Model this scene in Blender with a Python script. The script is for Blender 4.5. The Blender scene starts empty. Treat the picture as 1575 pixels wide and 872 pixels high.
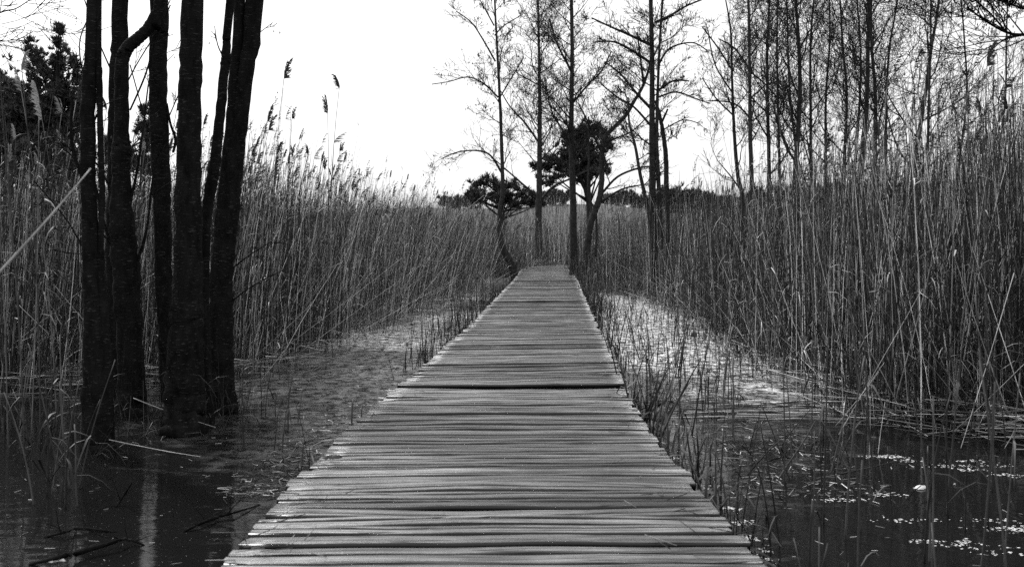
import bpy, math, random
import numpy as np
from mathutils import Vector, Matrix, Quaternion

# ------------------------------------------------------------------ camera, sky, sun, exposure
C = bpy.context.scene
COL = C.collection
F = 1400.0          # focal length in photo pixels (photo 1575 x 872)
HZ = 375.0          # horizon row
H = 1.45            # eye height above the water
cam_d = bpy.data.cameras.new('camera')
cam = bpy.data.objects.new('camera', cam_d); COL.objects.link(cam)
cam.location = (0, 0, H); cam.rotation_euler = (math.radians(90), 0, 0)
cam_d.sensor_width = 36.0; cam_d.lens = 36.0 * F / 1575.0
cam_d.shift_y = -(436.0 - HZ) / 1575.0
cam_d.clip_start = 0.05; cam_d.clip_end = 2000
cam_d.dof.use_dof = True; cam_d.dof.focus_distance = 13.0; cam_d.dof.aperture_fstop = 5.6
C.camera = cam

SUN_EL, SUN_AZ = 42.0, 44.0      # azimuth measured from +Y (ahead) towards -X (left)
W = bpy.data.worlds.new('World'); C.world = W; W.use_nodes = True
wn = W.node_tree.nodes; wl = W.node_tree.links; wn.clear()
wo = wn.new('ShaderNodeOutputWorld'); bg = wn.new('ShaderNodeBackground')
sk = wn.new('ShaderNodeTexSky'); sk.sky_type = 'NISHITA'; sk.sun_disc = False
sk.sun_elevation = math.radians(SUN_EL); sk.sun_rotation = math.radians(-SUN_AZ)
sk.dust_density = 6.0; sk.air_density = 1.0; sk.ozone_density = 1.0
bw = wn.new('ShaderNodeRGBToBW')
mx = wn.new('ShaderNodeMix'); mx.data_type = 'RGBA'; mx.inputs[0].default_value = 0.6
mx.inputs[7].default_value = (13.0, 13.0, 13.0, 1)           # even bright overcast veil
wl.new(sk.outputs[0], bw.inputs[0]); wl.new(bw.outputs[0], mx.inputs[6])
wl.new(mx.outputs[2], bg.inputs[0]); bg.inputs[1].default_value = 0.10
wl.new(bg.outputs[0], wo.inputs[0])
sd = bpy.data.lights.new('sun', 'SUN'); sd.energy = 3.2; sd.angle = math.radians(7); sd.color = (1, 1, 1)
sun = bpy.data.objects.new('sun', sd); COL.objects.link(sun)
to_sun = Vector((-math.sin(math.radians(SUN_AZ)) * math.cos(math.radians(SUN_EL)),
                 math.cos(math.radians(SUN_AZ)) * math.cos(math.radians(SUN_EL)), math.sin(math.radians(SUN_EL))))
sun.rotation_euler = to_sun.to_track_quat('Z', 'Y').to_euler()
C.view_settings.view_transform = 'Standard'; C.view_settings.look = 'None'
C.view_settings.exposure = 0.3; C.view_settings.gamma = 1.0
C.view_settings.use_curve_mapping = False
C.render.engine = 'CYCLES'
C.cycles.max_bounces = 5; C.cycles.diffuse_bounces = 2; C.cycles.glossy_bounces = 3
C.cycles.use_denoising = False; C.cycles.sample_clamp_indirect = 2.0; C.cycles.sample_clamp_direct = 12.0

rnd = random.Random(7)
R = np.random.default_rng(11)

def P(px, py, Y):
    return Vector(((px - 787.5) * Y / F, Y, H - (py - HZ) * Y / F))
def ground_xy(px, py, z=0.0):
    Y = (H - z) * F / (py - HZ)
    return (px - 787.5) * Y / F, Y

# ------------------------------------------------------------------ materials (the place is shown in greys)
def g(v): return (v, v, v, 1)
def new_mat(name):
    m = bpy.data.materials.new(name); m.use_nodes = True
    nt = m.node_tree; b = nt.nodes['Principled BSDF']
    return m, nt, b
def node(nt, t, **k):
    n = nt.nodes.new(t)
    for a, v in k.items(): setattr(n, a, v)
    return n
def ramp(nt, fac, stops):
    r = nt.nodes.new('ShaderNodeValToRGB'); e = r.color_ramp.elements
    while len(e) > 1: e.remove(e[-1])
    e[0].position = stops[0][0]; e[0].color = g(stops[0][1])
    for p, v in stops[1:]:
        x = e.new(p); x.color = g(v)
    nt.links.new(fac, r.inputs[0]); return r
def mul(nt, a, b, op='MULTIPLY'):
    n = nt.nodes.new('ShaderNodeMath'); n.operation = op
    for i, v in enumerate((a, b)):
        if isinstance(v, (int, float)): n.inputs[i].default_value = v
        else: nt.links.new(v, n.inputs[i])
    return n.outputs[0]
def noise(nt, scale, detail=4, rough=0.6, vec=None, sc=(1, 1, 1), coords='Object', out=0):
    n = nt.nodes.new('ShaderNodeTexNoise'); n.inputs['Scale'].default_value = scale
    n.inputs['Detail'].default_value = detail; n.inputs['Roughness'].default_value = rough
    mp = nt.nodes.new('ShaderNodeMapping'); mp.inputs['Scale'].default_value = sc
    if vec is None:
        tc = nt.nodes.new('ShaderNodeTexCoord'); vec = tc.outputs[coords]
    nt.links.new(vec, mp.inputs[0]); nt.links.new(mp.outputs[0], n.inputs[0])
    return n.outputs[out]
def bump(nt, b, h, strength, dist):
    n = nt.nodes.new('ShaderNodeBump'); n.inputs['Strength'].default_value = strength
    n.inputs['Distance'].default_value = dist; nt.links.new(h, n.inputs['Height'])
    nt.links.new(n.outputs[0], b.inputs['Normal'])

def mat_bark(name, lo, hi, scale=1.0):
    m, nt, b = new_mat(name)
    n1 = noise(nt, 14 * scale, 6, 0.7, sc=(1, 1, 0.35)); n2 = noise(nt, 40 * scale, 4, 0.6, sc=(0.5, 0.5, 2.6))
    r1 = ramp(nt, n1, [(0.3, lo), (0.7, hi)])
    r2 = ramp(nt, n2, [(0.0, 0.0), (0.60, 0.0), (0.66, 1.0)])    # pale lenticels
    mixn = node(nt, 'ShaderNodeMix', data_type='RGBA'); mixn.inputs[7].default_value = g(hi * 4.5)
    nt.links.new(mul(nt, r2.outputs[0], 0.55), mixn.inputs[0]); nt.links.new(r1.outputs[0], mixn.inputs[6])
    nt.links.new(mixn.outputs[2], b.inputs['Base Color'])
    b.inputs['Roughness'].default_value = 0.95; b.inputs['Specular IOR Level'].default_value = 0.03
    bump(nt, b, mul(nt, n1, n2, 'ADD'), 0.9, 0.012)
    return m
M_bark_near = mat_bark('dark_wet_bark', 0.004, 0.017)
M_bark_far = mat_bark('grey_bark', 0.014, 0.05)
M_twig, nt, b = new_mat('twig_bark'); b.inputs['Base Color'].default_value = g(0.022); b.inputs['Roughness'].default_value = 0.9
b.inputs['Specular IOR Level'].default_value = 0.1
M_cone, nt, b = new_mat('alder_cone'); b.inputs['Base Color'].default_value = g(0.02); b.inputs['Roughness'].default_value = 0.9

def mat_reed(name, lo, hi, attr=True, gain=1.0):
    m, nt, b = new_mat(name)
    if attr:
        a = node(nt, 'ShaderNodeAttribute', attribute_name='tone'); f = a.outputs['Fac']
    else:
        a = node(nt, 'ShaderNodeObjectInfo'); f = a.outputs['Random']
    r = ramp(nt, f, [(0.0, lo), (0.3, lo + (hi - lo) * 0.08), (0.62, lo + (hi - lo) * 0.32), (0.9, hi * 0.75), (1.0, hi)])
    n = noise(nt, 5, 3, 0.6, sc=(1, 1, 0.7)); rr = ramp(nt, n, [(0.3, 0.36), (0.62, 1.05)])
    nt.links.new(mul(nt, r.outputs[0], rr.outputs[0]), b.inputs['Base Color'])
    b.inputs['Roughness'].default_value = 0.55; b.inputs['Specular IOR Level'].default_value = 0.2
    return m
M_reed = mat_reed('dry_reed', 0.010, 0.95)
M_reed_one = mat_reed('dry_reed_single', 0.04, 0.30, attr=False)
M_reed_one.node_tree.nodes['Principled BSDF'].inputs['Roughness'].default_value = 0.75
M_reed_dark = mat_reed('wet_reed', 0.025, 0.14, attr=False)
M_reed_pale = mat_reed('bleached_reed', 0.45, 0.75, attr=False)
M_plume, nt, b = new_mat('reed_plume'); b.inputs['Base Color'].default_value = g(0.055); b.inputs['Roughness'].default_value = 0.8
M_plume_backlit, nt, b = new_mat('backlit_plume'); b.inputs['Base Color'].default_value = g(0.38); b.inputs['Roughness'].default_value = 0.7  # backlit copy of the plume: sun glow put into a paler colour
M_needle, nt, b = new_mat('pine_needles'); b.inputs['Roughness'].default_value = 0.55
a = node(nt, 'ShaderNodeAttribute', attribute_name='tone'); r = ramp(nt, a.outputs['Fac'], [(0, 0.012), (0.8, 0.035), (1, 0.09)])
nt.links.new(r.outputs[0], b.inputs['Base Color'])

M_wood, nt, b = new_mat('weathered_decking')
a = node(nt, 'ShaderNodeAttribute', attribute_name='tone')
uv = node(nt, 'ShaderNodeUVMap'); uv.uv_map = 'grain'
fine = noise(nt, 1.0, 7, 0.72, vec=uv.outputs[0], sc=(1.3, 34, 1))
fine2 = noise(nt, 1.0, 5, 0.6, vec=uv.outputs[0], sc=(4.0, 95, 1))
blot = noise(nt, 1.0, 6, 0.65, vec=uv.outputs[0], sc=(3.0, 5.0, 1))
crk = noise(nt, 1.0, 2, 0.5, vec=uv.outputs[0], sc=(0.75, 15, 1))
r1 = ramp(nt, fine, [(0.34, 0.06), (0.47, 0.55), (0.60, 1.0)])
r2 = ramp(nt, fine2, [(0.3, 0.55), (0.6, 1.0)])
r3 = ramp(nt, blot, [(0.30, 0.45), (0.52, 1.0)])
r4 = ramp(nt, crk, [(0.0, 1.0), (0.40, 1.0), (0.43, 0.12), (0.46, 1.0), (0.57, 1.0), (0.60, 0.08), (0.63, 1.0)])
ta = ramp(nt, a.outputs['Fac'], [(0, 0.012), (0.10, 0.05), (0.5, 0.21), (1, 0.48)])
c = mul(nt, mul(nt, r1.outputs[0], r2.outputs[0]), mul(nt, r3.outputs[0], r4.outputs[0]))
# grime creeping in from the plank ends with a ragged outline of its own
en = noise(nt, 1.1, 8, 0.72, sc=(1, .8, 1))
er = ramp(nt, en, [(0.0, 0.42), (0.42, 0.62), (0.60, 1.0)])
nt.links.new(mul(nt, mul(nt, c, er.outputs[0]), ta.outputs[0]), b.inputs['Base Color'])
b.inputs['Roughness'].default_value = 0.40; b.inputs['Specular IOR Level'].default_value = 0.6
bump(nt, b, mul(nt, mul(nt, fine, fine2, 'ADD'), r4.outputs[0]), 0.9, 0.006)
M_beam, nt, b = new_mat('dark_wet_timber'); n = noise(nt, 6, 5, 0.7, sc=(1, 8, 8)); r = ramp(nt, n, [(0.3, 0.02), (0.7, 0.09)])
nt.links.new(r.outputs[0], b.inputs['Base Color']); b.inputs['Roughness'].default_value = 0.8

M_mud, nt, b = new_mat('marsh_mud'); n = noise(nt, 1.3, 8, 0.7); r = ramp(nt, n, [(0.3, 0.03), (0.7, 0.10)])
nt.links.new(r.outputs[0], b.inputs['Base Color']); b.inputs['Roughness'].default_value = 0.9
bump(nt, b, n, 0.8, 0.15)

# water: dark peaty pool under a broken film of duckweed, dust and frost
M_water, nt, b = new_mat('peaty_water')
tc = node(nt, 'ShaderNodeTexCoord'); sp = node(nt, 'ShaderNodeSeparateXYZ'); nt.links.new(tc.outputs['Object'], sp.inputs[0])
film_big = noise(nt, 0.55, 4, 0.6, sc=(1, 0.7, 1)); film_mid = noise(nt, 3.0, 7, 0.72, sc=(0.45, 1.3, 1)); speck = noise(nt, 8, 12, 0.82, sc=(0.8, 1, 1))
mr = node(nt, 'ShaderNodeMapRange'); nt.links.new(sp.outputs[1], mr.inputs[0])
mr.inputs[1].default_value = 5.8; mr.inputs[2].default_value = 13.0; mr.inputs[3].default_value = -0.16; mr.inputs[4].default_value = 0.44
mra = node(nt, 'ShaderNodeMapRange'); nt.links.new(mul(nt, sp.outputs[0], 0, 'ABSOLUTE'), mra.inputs[0])
mra.inputs[1].default_value = 1.3; mra.inputs[2].default_value = 2.3; mra.inputs[3].default_value = 0.20; mra.inputs[4].default_value = 0.0
cov = mul(nt, mul(nt, mul(nt, film_big, mr.outputs[0], 'ADD'), mra.outputs[0], 'ADD'), mul(nt, film_mid, 0.55), 'ADD')
r_c = ramp(nt, cov, [(0.0, 0.0), (0.76, 0.0), (0.98, 1.0)])
r_s = ramp(nt, speck, [(0.0, 0.0), (0.47, 0.0), (0.52, 1.0)])
film = mul(nt, r_c.outputs[0], r_s.outputs[0])
dots = ramp(nt, noise(nt, 75, 2, 0.5), [(0, 0), (0.70, 0.0), (0.74, 1.0)])
scum = ramp(nt, film_mid, [(0.0, 0.0), (0.66, 0.0), (0.70, 1.0)])
dots2 = mul(nt, dots.outputs[0], 0.9)
sc2 = mul(nt, scum.outputs[0], r_s.outputs[0])
tot0 = mul(nt, mul(nt, film, dots2, 'MAXIMUM'), sc2, 'MAXIMUM')
mrx = node(nt, 'ShaderNodeMapRange'); nt.links.new(sp.outputs[0], mrx.inputs[0])
mrx.inputs[1].default_value = -1.0; mrx.inputs[2].default_value = 1.6; mrx.inputs[3].default_value = -0.22; mrx.inputs[4].default_value = 0.06
fc = ramp(nt, mul(nt, mul(nt, film_big, mr.outputs[0], 'ADD'), mrx.outputs[0], 'ADD'), [(0.30, 0.05), (0.60, 0.15), (0.84, 0.9)])
fb = node(nt, 'ShaderNodeBsdfPrincipled'); fb.inputs['Roughness'].default_value = 0.35
nt.links.new(fc.outputs[0], fb.inputs['Base Color'])
b.inputs['Base Color'].default_value = g(0.008); b.inputs['Roughness'].default_value = 0.07
b.inputs['IOR'].default_value = 1.33; b.inputs['Specular IOR Level'].default_value = 0.24
bump(nt, b, noise(nt, 5.0, 3, 0.5, sc=(0.6, 1.6, 1)), 0.10, 0.03)
ms = node(nt, 'ShaderNodeMixShader'); nt.links.new(tot0, ms.inputs[0]); nt.links.new(b.outputs[0], ms.inputs[1]); nt.links.new(fb.outputs[0], ms.inputs[2])
nt.links.new(ms.outputs[0], nt.nodes['Material Output'].inputs[0])
bn = nt.nodes.new('ShaderNodeBump'); bn.inputs['Strength'].default_value = 0.7; bn.inputs['Distance'].default_value = 0.01
nt.links.new(speck, bn.inputs['Height']); nt.links.new(bn.outputs[0], fb.inputs['Normal'])
M_foam, nt, b = new_mat('white_frost_foam'); b.inputs['Base Color'].default_value = g(0.62); b.inputs['Roughness'].default_value = 0.6

# ------------------------------------------------------------------ object helpers
def tag(o, label=None, cat=None, group=None, kind=None):
    if label: o['label'] = label
    if cat: o['category'] = cat
    if group: o['group'] = group
    if kind: o['kind'] = kind
    return o
def empty(name, loc=(0, 0, 0), rot=(0, 0, 0)):
    o = bpy.data.objects.new(name, None); COL.objects.link(o)
    o.location = loc; o.rotation_euler = rot; o.empty_display_size = 0.2
    return o
def copy_thing(root):
    r = root.copy(); COL.objects.link(r)
    for ch in root.children:
        c_ = ch.copy(); COL.objects.link(c_); c_.parent = r
    return r
class MB:
    """gathers arrays of verts and quad/tri faces"""
    def __init__(s): s.v = []; s.q = []; s.t = []; s.tone = []; s.n = 0
    def add(s, v, q=None, t=None, tone=None):
        v = np.asarray(v, dtype=np.float64).reshape(-1, 3); s.v.append(v)
        if q is not None and len(q): s.q.append(np.asarray(q).reshape(-1, 4) + s.n)
        if t is not None and len(t): s.t.append(np.asarray(t).reshape(-1, 3) + s.n)
        if tone is None: tone = np.full(len(v), 0.5)
        elif np.isscalar(tone): tone = np.full(len(v), tone)
        s.tone.append(np.asarray(tone)); s.n += len(v)
    def tube(s, pts, rad, sides=6, tone=0.5, cap=True, rough=0.0):
        pts = [Vector(p) for p in pts]; n = len(pts)
        up = Vector((0.31, 0.95, 0.07)); V = []
        for i, p in enumerate(pts):
            d = (pts[min(i + 1, n - 1)] - pts[max(i - 1, 0)]).normalized()
            if abs(d.dot(up)) > 0.97: a = d.cross(Vector((1, 0, 0)))
            else: a = d.cross(up)
            a.normalize(); c_ = d.cross(a)
            for k in range(sides):
                th = 2 * math.pi * k / sides
                rr = rad[i] * (1 + (rough * (rnd.random() - 0.5) * 2 if rough else 0))
                V.append(p + (a * math.cos(th) + c_ * math.sin(th)) * rr)
        q = []
        for i in range(n - 1):
            for k in range(sides):
                k2 = (k + 1) % sides
                q.append((i * sides + k, i * sides + k2, (i + 1) * sides + k2, (i + 1) * sides + k))
        t = []
        if cap:
            V.append(pts[-1]); V.append(pts[0]); e = len(V) - 2; f = len(V) - 1
            for k in range(sides):
                k2 = (k + 1) % sides
                t.append(((n - 1) * sides + k, (n - 1) * sides + k2, e)); t.append((k2, k, f))
        s.add([tuple(v) for v in V], q, t, tone)
    def build(s, name, mat, parent=None, smooth=True, extra=None):
        me = bpy.data.meshes.new(name)
        v = np.concatenate(s.v) if s.v else np.zeros((0, 3))
        q = np.concatenate(s.q) if s.q else np.zeros((0, 4), int)
        t = np.concatenate(s.t) if s.t else np.zeros((0, 3), int)
        me.vertices.add(len(v)); me.vertices.foreach_set('co', v.astype(np.float32).ravel())
        nl = len(q) * 4 + len(t) * 3; me.loops.add(nl)
        me.loops.foreach_set('vertex_index', np.concatenate([q.ravel(), t.ravel()]).astype(np.int32))
        me.polygons.add(len(q) + len(t))
        ls = np.concatenate([np.arange(len(q)) * 4, len(q) * 4 + np.arange(len(t)) * 3])
        me.polygons.foreach_set('loop_start', ls.astype(np.int32))
        if smooth: me.polygons.foreach_set('use_smooth', np.ones(len(q) + len(t), bool))
        at = me.attributes.new('tone', 'FLOAT', 'POINT'); at.data.foreach_set('value', np.concatenate(s.tone).astype(np.float32))
        me.update(calc_edges=True); me.validate()
        me.materials.append(mat)
        o = bpy.data.objects.new(name, me); COL.objects.link(o)
        if parent is not None: o.parent = parent
        return o

# ------------------------------------------------------------------ ground, water
def sstep(a, b_, x):
    t = np.clip((np.asarray(x, float) - a) / (b_ - a), 0, 1); return t * t * (3 - 2 * t)
def terrain(x, y):
    x = np.asarray(x, float); y = np.asarray(y, float)
    z = -0.25 + 0.55 * sstep(25, 30, y) * sstep(-3.5, -1.0, x) + 0.55 * sstep(25, 33, y) * (1 - sstep(-3.5, -1.0, x)) - 0.05 * sstep(36, 44, y) + 5.2 * sstep(46, 112, y)
    z = z + 1.2 * sstep(110, 190, y) + 2.0 * sstep(22, 60, np.abs(x)) * sstep(-10, 30, y)
    z = z + (0.5 * np.sin(x * 0.11 + 1.3) + 0.3 * np.sin(x * 0.27 + y * 0.05)) * sstep(55, 90, y)
    return z
xs = np.concatenate([np.linspace(-600, -60, 28), np.linspace(-58, 58, 117), np.linspace(60, 600, 28)])
ys = np.concatenate([np.linspace(-300, -12, 16), np.linspace(-10, 130, 141), np.linspace(135, 900, 50)])
X, Y = np.meshgrid(xs, ys); Z = terrain(X, Y) + 0.04 * R.standard_normal(X.shape) * (Y > 40)
n0, n1 = X.shape; idx = np.arange(n0 * n1).reshape(n0, n1)
mb = MB(); mb.add(np.stack([X, Y, Z], -1).reshape(-1, 3), np.stack([idx[:-1, :-1], idx[:-1, 1:], idx[1:, 1:], idx[1:, :-1]], -1).reshape(-1, 4))
tag(mb.build('ground', M_mud), kind='structure')
mb = MB(); mb.add([(-70, -60, 0), (70, -60, 0), (70, 50, 0), (-70, 50, 0)], [(0, 1, 2, 3)])
tag(mb.build('water', M_water), kind='structure')

# ------------------------------------------------------------------ boardwalk
PL = 0.136
DK = [(-2.5, -0.02, .39, 0), (1.5, -.045, .39, 0), (3.05, -.062, .389, 0), (5.3, -.100, .345, .006), (7.05, -.03, .320, .006), (7.12, -.02, .320, .006), (7.16, -.015, .340, .016), (7.4, .013, .336, .020), (12.7, .286, .306, .012),
      (18.0, .55, .35, .006), (25.6, .94, .43, 0), (31, 1.14, .47, 0), (34, 1.25, .49, 0), (37, 1.75, .50, 0), (41, 3.0, .50, 0), (43, 3.6, .5, 0)]
dky = [a[0] for a in DK]
def deck(y): return np.interp(y, dky, [a[1] for a in DK]), np.interp(y, dky, [a[2] for a in DK]), np.interp(y, dky, [a[3] for a in DK])
bw_o = tag(empty('boardwalk', (0, 0, 0)), 'long weathered plank boardwalk leading through the flooded reeds', 'boardwalk')
def deck_section(y0, y1):
    V = []; Q = []; T = []; ED = []; UV = []
    y = y0
    while y < y1:
        w = PL * rnd.uniform(0.86, 1.06) - 0.0
        gap = rnd.uniform(.014, .036); strips = [(0, w - gap)]
        if rnd.random() < .85:
            c_ = w * rnd.uniform(.3, .66); sg = rnd.uniform(.009, .024); strips = [(0, c_ - sg), (c_, w - gap)]
        cx, cz, roll = deck(y); cx2, _, _ = deck(y + .4)
        yaw = -math.atan2(cx2 - cx, .4) + rnd.gauss(0, .004)
        yaw *= 0.6
        hw = 0.9; xa = -hw + rnd.gauss(0, .012); xb = hw + rnd.gauss(0, .012)
        tone = min(1, max(0, rnd.gauss(.5, .28))); dz = rnd.gauss(0, .0045); tl = rnd.gauss(0, .035)
        if rnd.random() < .07: dz -= .008; tone *= .5
        sag = rnd.gauss(0, .004)
        for (a, b_) in strips:
            NX = 14; bev = .004; th = .034
            prof = [(a, -th), (a, -bev), (a + bev, 0), (b_ - bev, 0), (b_, -bev), (b_, -th)]
            base = len(V); so = rnd.random() * 50
            for i in range(NX + 1):
                lx = xa + (xb - xa) * i / NX
                wob = .0025 * math.sin(lx * 5 + so) + .0015 * math.sin(lx * 13 + so * 2)
                for (py_, pz_) in prof:
                    ly = py_ + (wob if py_ in (a, b_) else wob * .8)
                    zz = cz + dz + pz_ + tl * (py_ - w / 2) + roll * lx + sag * math.cos(lx * 2.5) + .0015 * math.sin(lx * 9 + so)
                    V.append((cx + lx * math.cos(yaw) - ly * math.sin(yaw), y + ly * math.cos(yaw) + lx * math.sin(yaw), zz))
                    T.append(.12 + .88 * tone if pz_ == 0 else 0); ED.append(max(0, 1 - (hw - abs(lx)) / .42)); UV.append((lx + so, py_ + so * 1.7))  # sides and bevels near-black: dirty timber plus gap shade painted into tone
            np_ = len(prof)
            for i in range(NX):
                for k in range(np_ - 1):
                    Q.append((base + i * np_ + k, base + (i + 1) * np_ + k, base + (i + 1) * np_ + k + 1, base + i * np_ + k + 1))
                Q.append((base + i * np_ + np_ - 1, base + (i + 1) * np_ + np_ - 1, base + (i + 1) * np_, base + i * np_))
            for i in (0, NX):
                k = base + i * np_
                Q.append((k, k + 1, k + 4, k + 5)); Q.append((k + 1, k + 2, k + 3, k + 4))
        y += w
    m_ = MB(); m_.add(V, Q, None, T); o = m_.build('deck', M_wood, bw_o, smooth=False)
    me = o.data; at = me.attributes.new('edge', 'FLOAT', 'POINT'); at.data.foreach_set('value', np.array(ED, np.float32))
    ul = me.uv_layers.new(name='grain'); vi = np.empty(len(me.loops), np.int32); me.loops.foreach_get('vertex_index', vi)
    ul.data.foreach_set('uv', np.array(UV, np.float32)[vi].ravel())
    return y
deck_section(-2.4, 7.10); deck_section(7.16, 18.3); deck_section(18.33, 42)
def box_pts(m_, x0, x1, y0, y1, z0, z1):
    m_.add([(x0, y0, z0), (x1, y0, z0), (x1, y1, z0), (x0, y1, z0), (x0, y0, z1), (x1, y0, z1), (x1, y1, z1), (x0, y1, z1)],
           [(0, 3, 2, 1), (4, 5, 6, 7), (0, 1, 5, 4), (1, 2, 6, 5), (2, 3, 7, 6), (3, 0, 4, 7)])
for s in (-1, 0, 1):
    m_ = MB(); V = []; Q = []
    yy = np.arange(-2.3, 42, .8)
    for y in yy:
        cx, cz, rl = deck(y); x = cx + s * .70
        for (ax, az) in ((-.035, -.19), (.035, -.19), (.035, -.042), (-.035, -.042)): V.append((x + ax, y, cz + az))
    for i in range(len(yy) - 1):
        for k in range(4): Q.append((i * 4 + k, i * 4 + (k + 1) % 4, i * 4 + 4 + (k + 1) % 4, i * 4 + 4 + k))
    Q.append((0, 3, 2, 1)); m_.add(V, Q); m_.build('beam', M_beam, bw_o, smooth=False)
y = -1.2
while y < 36:
    for s in (-1, 1):
        cx, cz, rl = deck(y); m_ = MB(); x = cx + s * .78
        m_.tube([(x, y, -.28), (x + .004, y, .02), (x, y, cz - .05)], [.048, .05, .047], 10); m_.build('post', M_beam, bw_o)
    y += 2.4

# ------------------------------------------------------------------ trees
def smooth_path(pts, n):
    """Catmull-Rom resampling of (Vector, radius)"""
    out = []; m = len(pts)
    for i in range(m - 1):
        p0 = pts[max(i - 1, 0)]; p1 = pts[i]; p2 = pts[i + 1]; p3 = pts[min(i + 2, m - 1)]
        for k in range(n):
            t = k / n; t2 = t * t; t3 = t2 * t
            v = 0.5 * ((2 * p1[0]) + (-p0[0] + p2[0]) * t + (2 * p0[0] - 5 * p1[0] + 4 * p2[0] - p3[0]) * t2 + (-p0[0] + 3 * p1[0] - 3 * p2[0] + p3[0]) * t3)
            out.append((v, p1[1] * (1 - t) + p2[1] * t))
    out.append(pts[-1]); return out
def grow(mb_, cones, p, d, L, r, depth, up=0.12, cone_p=0.5, minr=.004, wig=.12, kids=None):
    n = 6 if depth > 1 else 4
    pts = [p]; rad = [r]; dirs = [d]
    for i in range(n):
        d = (d + Vector((rnd.gauss(0, wig), rnd.gauss(0, wig), rnd.gauss(0, wig * .8) + up))).normalized()
        p = p + d * (L / n); pts.append(p); rad.append(max(minr, r * (1 - (i + 1) / n * .85))); dirs.append(d)
    mb_.tube(pts, rad, 5 if depth > 2 else (4 if depth == 2 else 3), .5, cap=False)
    if depth <= 0:
        if rnd.random() < cone_p:
            for _ in range(rnd.choice((1, 1, 2))): cones.append(pts[-1] + Vector((rnd.gauss(0, .03), rnd.gauss(0, .03), rnd.gauss(-.03, .03))))
        return
    k = kids if kids else {3: 6, 2: 5, 1: 3}.get(depth, 4)
    for j in range(k):
        t = rnd.uniform(.2, 1) * n; i = min(int(t), n - 1); q = pts[i].lerp(pts[i + 1], t - i)
        ax = dirs[i].cross(Vector((rnd.gauss(0, 1), rnd.gauss(0, 1), rnd.gauss(0, .4)))).normalized()
        dd = Quaternion(ax, math.radians(rnd.uniform(28, 62))) @ dirs[i]
        grow(mb_, cones, q, dd, L * rnd.uniform(.40, .66), max(minr, rad[i] * .6), depth - 1, up, cone_p, minr, wig)
def add_cones(cones, parent, size, base):
    if not cones: return
    m_ = MB()
    c = np.array([tuple(x) for x in cones]) - np.array(base); N = len(c); s = size * R.uniform(.6, 1.4, (N, 1))
    octa = np.array([(1, 0, 0), (0, 1, 0), (-1, 0, 0), (0, -1, 0), (0, 0, 1.6), (0, 0, -1.6)])
    v = (c[:, None, :] + octa[None] * s[:, :, None] * np.array([.55, .55, 1]))
    f = np.array([(0, 1, 4), (1, 2, 4), (2, 3, 4), (3, 0, 4), (1, 0, 5), (2, 1, 5), (3, 2, 5), (0, 3, 5)])
    m_.add(v.reshape(-1, 3), None, (f[None] + (np.arange(N) * 6)[:, None, None]).reshape(-1, 3))
    tag(m_.build('cones', M_cone, parent), kind='stuff')
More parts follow.
